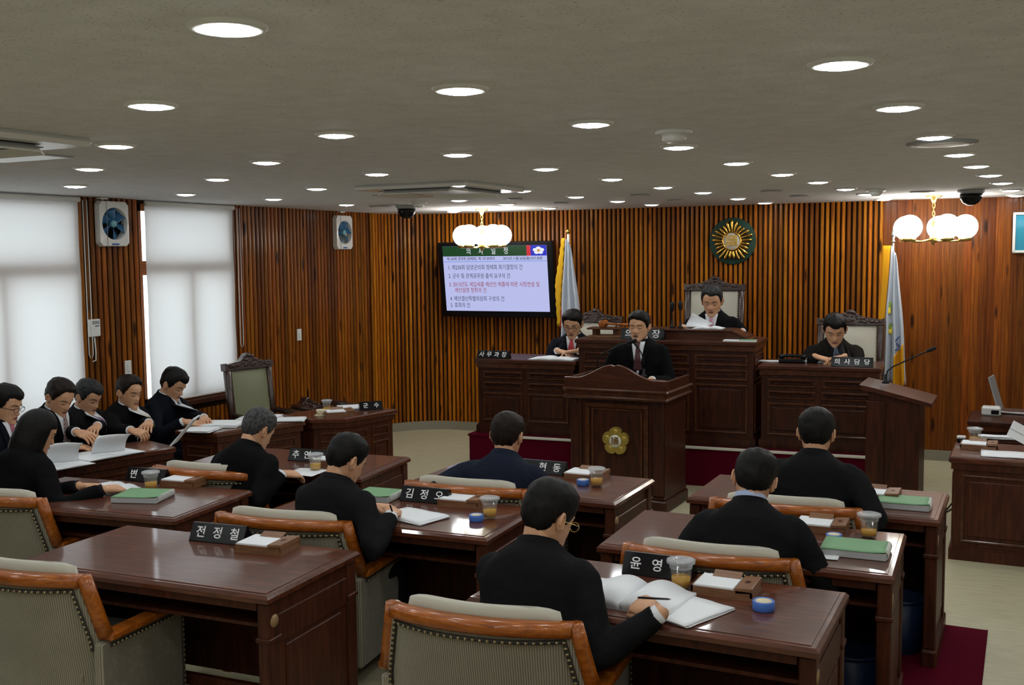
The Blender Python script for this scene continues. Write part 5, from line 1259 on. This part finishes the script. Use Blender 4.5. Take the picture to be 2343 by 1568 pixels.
lifted(248, 1037, TZ + .014, D(60), .22, .17, .25, 'large lifted white page in front of the purple-tied official')
lifted(142, 1060, TZ + .014, D(50), .20, .18, .15, 'narrow lifted white page in front of the striped-tie official')
q = at(395, 1000, .80)
t = thing('paper_sheet', 'tilted white booklet held by the official with the gold tie', 'paper', (q.x, q.y, .755), D(-60), 'lifted white pages')
m = MB(); m.m = Matrix.Rotation(-.75, 4, 'X'); m.box(-.10, .10, 0, .006, 0, .25); m.build('sheet', M['paper'], t); m = MB(); m.m = Matrix.Rotation(-.70, 4, 'X'); m.box(-.10, .10, .008, .011, 0, .25); m.build('back_sheet', M['paper'], t)
sheets(460, 986, D(-75), 'flat white pages at the front edge of the angled official desk', .21, .24, .012, n=3)
sheets(512, 974, D(-70), 'thick white document under the hands of the blue-grey tied official', .26, .30, .020, n=4)
sheets(594, 961, D(-70), 'stack of white papers at the far end of the angled official desk', .24, .30, .024, n=4)
sheets(662, 962, D(-60), 'loose white papers beside the grey-haired head on the official desk', .20, .26, .010, n=3)
sheets(808, 934, D(-50), 'white papers behind the nameplate on the corner desk', .24, .26, .012, n=3)
# dais papers
openbook(0, 0, D(4), 'open white book before the clerk with the red tie', .22, .28, .022, Zp + .72, pos=(*dw(.79, .26),))
sheets(1885, 829, DA, 'white papers under the hand of the right clerk', .36, .2, .022, Zp + .735, 4)
sheets(1770, 828, DA, 'thin white sheet at the inner end of the right clerk desk', .25, .1, .006, Zp + .735, 2)
t = openbook(0, 0, DA, 'open white papers in front of the chairman', .13, .18, .02, Zp + .935 + .092, pos=(*dw(2.24, .36),))
p = Vector((*dw(2.12, .40), Zp + .935 + .10)); t = thing('paper_sheet', 'raised white pages beside the chairman', 'paper', p, DA, 'lifted white pages')
G = [[(-.11 + .19 * i / 6 + .06 * (j / 8), .0 + .04 * math.sin(j / 8 * 2), .13 * (j / 8) * (1 - .75 * i / 6)) for i in range(7)] for j in range(9)]
m = smooth(MB()); m.sheet(G); o = m.build('sheet', M['paper'], t); fit_mod(o, 'SOLIDIFY', thickness=.002)
t = thing('booklet', 'flat white and green booklet at the right end of the chairman desk', 'book', (*dw(2.56, .125), Zp + .935), DA); MB().box(-.14, .14, -.05, .05, 0, .012).build('page_block', M['paper'], t); MB().box(.0, .14, -.05, .05, .012, .015).build('cover', M['green'], t)
# telephone at right clerk desk
t = thing('telephone', 'low black desk phone at the inner end of the right clerk desk', 'telephone', (*dw(2.98, .38), Zp + .735), DA); MB().box(-.11, .11, -.08, .08, 0, .035, .01).build('base', M['black'], t); m = smooth(MB()); m.tube([(-.10, 0, .05), (-.06, 0, .06), (.06, 0, .06), (.10, 0, .05)], [.024, .014, .014, .024], 8, round_ends=True); m.build('handset', M['black'], t)
# gavel and stand
q = dw(1.285, .32)
t = thing('gavel_stand', 'small wooden gavel stand on the chairman desk', 'gavel stand', (*q, Zp + .935), DA)
MB().box(-.165, .165, -.10, .10, .075, .092, .004).build('stand_top', M['desk'], t)
for a in (-.10, .10): MB().box(a - .02, a + .02, -.06, .06, .02, .075).build('stand_leg', M['desk'], t)
MB().box(-.155, .155, -.09, .09, 0, .02, .003).build('stand_base', M['tray'], t)
t = thing('gavel', 'wooden gavel lying on its stand on the chairman desk', 'gavel', (*q, Zp + .935 + .092), DA)
m = smooth(MB()); m.m = Matrix.Translation((-.03, 0, .034)); m.tube([(0, -.06, 0), (0, -.055, 0), (0, -.03, 0), (0, .03, 0), (0, .055, 0), (0, .06, 0)], [.026, .034, .026, .026, .034, .026], 14); m.build('head', M['orange'], t)
m = smooth(MB()); m.tube([(-.02, 0, .036), (.10, 0, .030), (.19, 0, .026), (.24, 0, .024)], [.010, .011, .013, .009], 10); m.build('handle', M['orange'], t)
# microphones
def gooseneck(base, pts, label, head=.016):
    t = thing('gooseneck_microphone', label, 'microphone', base); b0 = Vector(base); L = [Vector(p) - b0 for p in pts]
    m = smooth(MB()); m.lathe([(.028, 0), (.028, .012), (.012, .02), (.011, .06), (.006, .07)], 14); m.build('base', M['blackmat'], t)
    m = smooth(MB()); m.tube([(0, 0, .06)] + L, .0055, 8); m.build('neck', M['blackmat'], t)
    d = (L[-1] - L[-2]).normalized(); m = smooth(MB()); m.tube([L[-1], L[-1] + d * .02, L[-1] + d * .055], [head * .7, head, head], 12, round_ends=True); m.build('head', M['blackmat'], t)
yy = 8.10; f = lambda x, y, Y=yy: atY(x, y, Y)
z0 = 1.045; b0 = f(1367, 838); gooseneck((b0.x, yy, z0), [f(1367, 826), f(1374, 812), f(1395, 802), f(1425, 789), f(1440, 784)], 'gooseneck microphone curving up at the left of the lectern')
b0 = f(1473, 838, 8.2); gooseneck((b0.x, 8.2, z0), [f(1472, 826, 8.2), f(1469, 812, 8.2), f(1463, 800, 8.2), f(1459, 795, 8.2)], 'gooseneck microphone in front of the speaker tie', .010)
for k, (x, y) in enumerate(((1538, 710), (1557, 708))):
    Yc = 9.30; h = f(x, y, Yc); gooseneck((h.x, Yc, Zp + .935 + .092), [f(x, y + 25, Yc), f(x, y + 8, Yc), h], ('left', 'right')[k] + ' one of two dark microphones beside the chairman papers', .022)
Yc = 8.42; b0 = f(2026, 884, Yc); gooseneck((b0.x, Yc, 1.05), [f(2026, 872, Yc), f(2030, 850, Yc), f(2042, 840, Yc), f(2085, 820, Yc), f(2122, 804, Yc)], 'long gooseneck microphone reaching right from the side lectern', .014)
# laptop and devices
q = at(2318, 945, .66); t = thing('laptop', 'open silver laptop seen edge-on at the right photo edge', 'laptop', (q.x, q.y, .66), D(-8))
MB().box(-.10, .26, -.12, .12, .004, .022, .004).build('keyboard_base', M['steel'], t)
m = MB(); m.m = Matrix.Translation((-.10, 0, .020)) @ Matrix.Rotation(-.28, 4, 'Y'); m.box(-.006, .006, -.12, .12, 0, .30, .003); m.build('screen_lid', M['grey'], t)
q = at(2268, 950, .66); t = thing('projector_box', 'small silver device left of the laptop', 'device', (q.x, q.y, .66), 0); MB().box(-.075, .075, -.06, .06, 0, .075, .012).build('case', M['shinywhite'], t); MB().box(.0, .06, -.063, -.058, .015, .05, .004).build('front_panel', M['black'], t)
# reporter desk papers
sheets(2310, 1042, D(4), 'large white sheet at the front of the reporter desk', .34, .24, .004, .695, 2)
q = at(2200, 1010, .695); t = thing('phone', 'black handset with white end on the reporter desk', 'phone', (q.x, q.y, .695), 0); MB().box(-.03, .03, -.05, .05, 0, .025, .006).build('body', M['black'], t); MB().box(-.03, .03, -.05, -.01, .025, .045, .005).build('white_cap', M['white'], t)
sheets(2290, 1005, D(3), 'narrow white papers at the back of the reporter desk', .30, .08, .02, .695, 2)
q = at(2336, 1003, .80); t = thing('paper_sheet', 'tilted white paper held up at the right photo edge', 'paper', (q.x, q.y, .77), D(10), 'lifted white pages'); m = MB(); m.m = Matrix.Rotation(.5, 4, 'Y') @ Matrix.Rotation(-.5, 4, 'X'); m.box(-.10, .14, 0, .003, 0, .12); m.build('sheet', M['paper'], t); m = MB(); m.m = Matrix.Rotation(.5, 4, 'Y') @ Matrix.Rotation(-.5, 4, 'X'); m.box(-.10, .14, -.004, -.001, .055, .058); m.build('fold', M['pages'], t)
# pens
def pen(p0, p1, label):
    t = thing('pen', label, 'pen', p0); d = Vector(p1) - Vector(p0); m = smooth(MB()); m.tube([(0, 0, 0), d * .1, d], [.0012, .004, .004], 8); m.build('barrel', M['black'], t); m = smooth(MB()); m.tube([d, d * 1.06], [.0042, .0035], 8); m.build('cap', M['blackmat'], t)
pen(at(905, 1192, .765), at(893, 1158, .86), 'black pen held by the writing councillor')
pen(at(1535, 1372, .80), at(1465, 1368, .87), 'black pen held by the bespectacled councillor nearest the camera')
# cups on the corner desk
q = at(734, 951, TZ); t = thing('tea_cup', 'small cream cup beside the glass on the corner desk', 'cup', (q.x, q.y, TZ)); m = smooth(MB()); m.lathe([(.025, 0), (.036, .03), (.038, .05), (.035, .05), (.030, .02), (.003, .012)], 18); m.build('bowl', M['sponge'], t); m = smooth(MB()); m.lathe([(.05, 0), (.055, .006), (.02, .004)], 18); m.build('saucer', M['sponge'], t)
# bins and carpet
def bin_(x, y, label):
    t = thing('waste_bin', label, 'bin', (x, y, 0), 0, 'blue bins under desks'); m = smooth(MB()); m.lathe([(.10, 0), (.105, .01), (.125, .28), (.119, .28), (.10, .015), (.003, .012)], 20); m.build('bucket', M['binblue'], t); m = smooth(MB()); m.lathe([(.124, .272), (.130, .276), (.130, .29), (.120, .29)], 20, cap=False); m.build('rim', M['binblue'], t)
bin_(-.55, 5.62, 'dark blue waste bin under the rearmost right desk')
bin_(-.66, 4.75, 'dark blue waste bin under the middle-row right desk')
t = thing('floor_carpet', 'crimson carpet strip on the floor beside the right desks', 'carpet', (-1.1, 4.1, 0)); MB().box(-.75, .95, -1.9, 1.98, 0, .008).build('pile', M['carpet'], t); MB().box(.945, .955, -1.9, 1.98, 0, .010).build('edge_binding', M['carpet'], t)
# cable by the reporter desk
m = smooth(MB()); q = at(2160, 1060, 0.005); m.tube([(-.42, 8.3, .25), (-.52, 8.35, .10), (-.60, 8.5, .008), (-.50, 8.9, .008), (-.35, 9.3, .008)], .006, 6); tag(m.build('power_cable', M['blackmat']), 'thin black cable looping on the floor beside the reporter desk', 'cable')
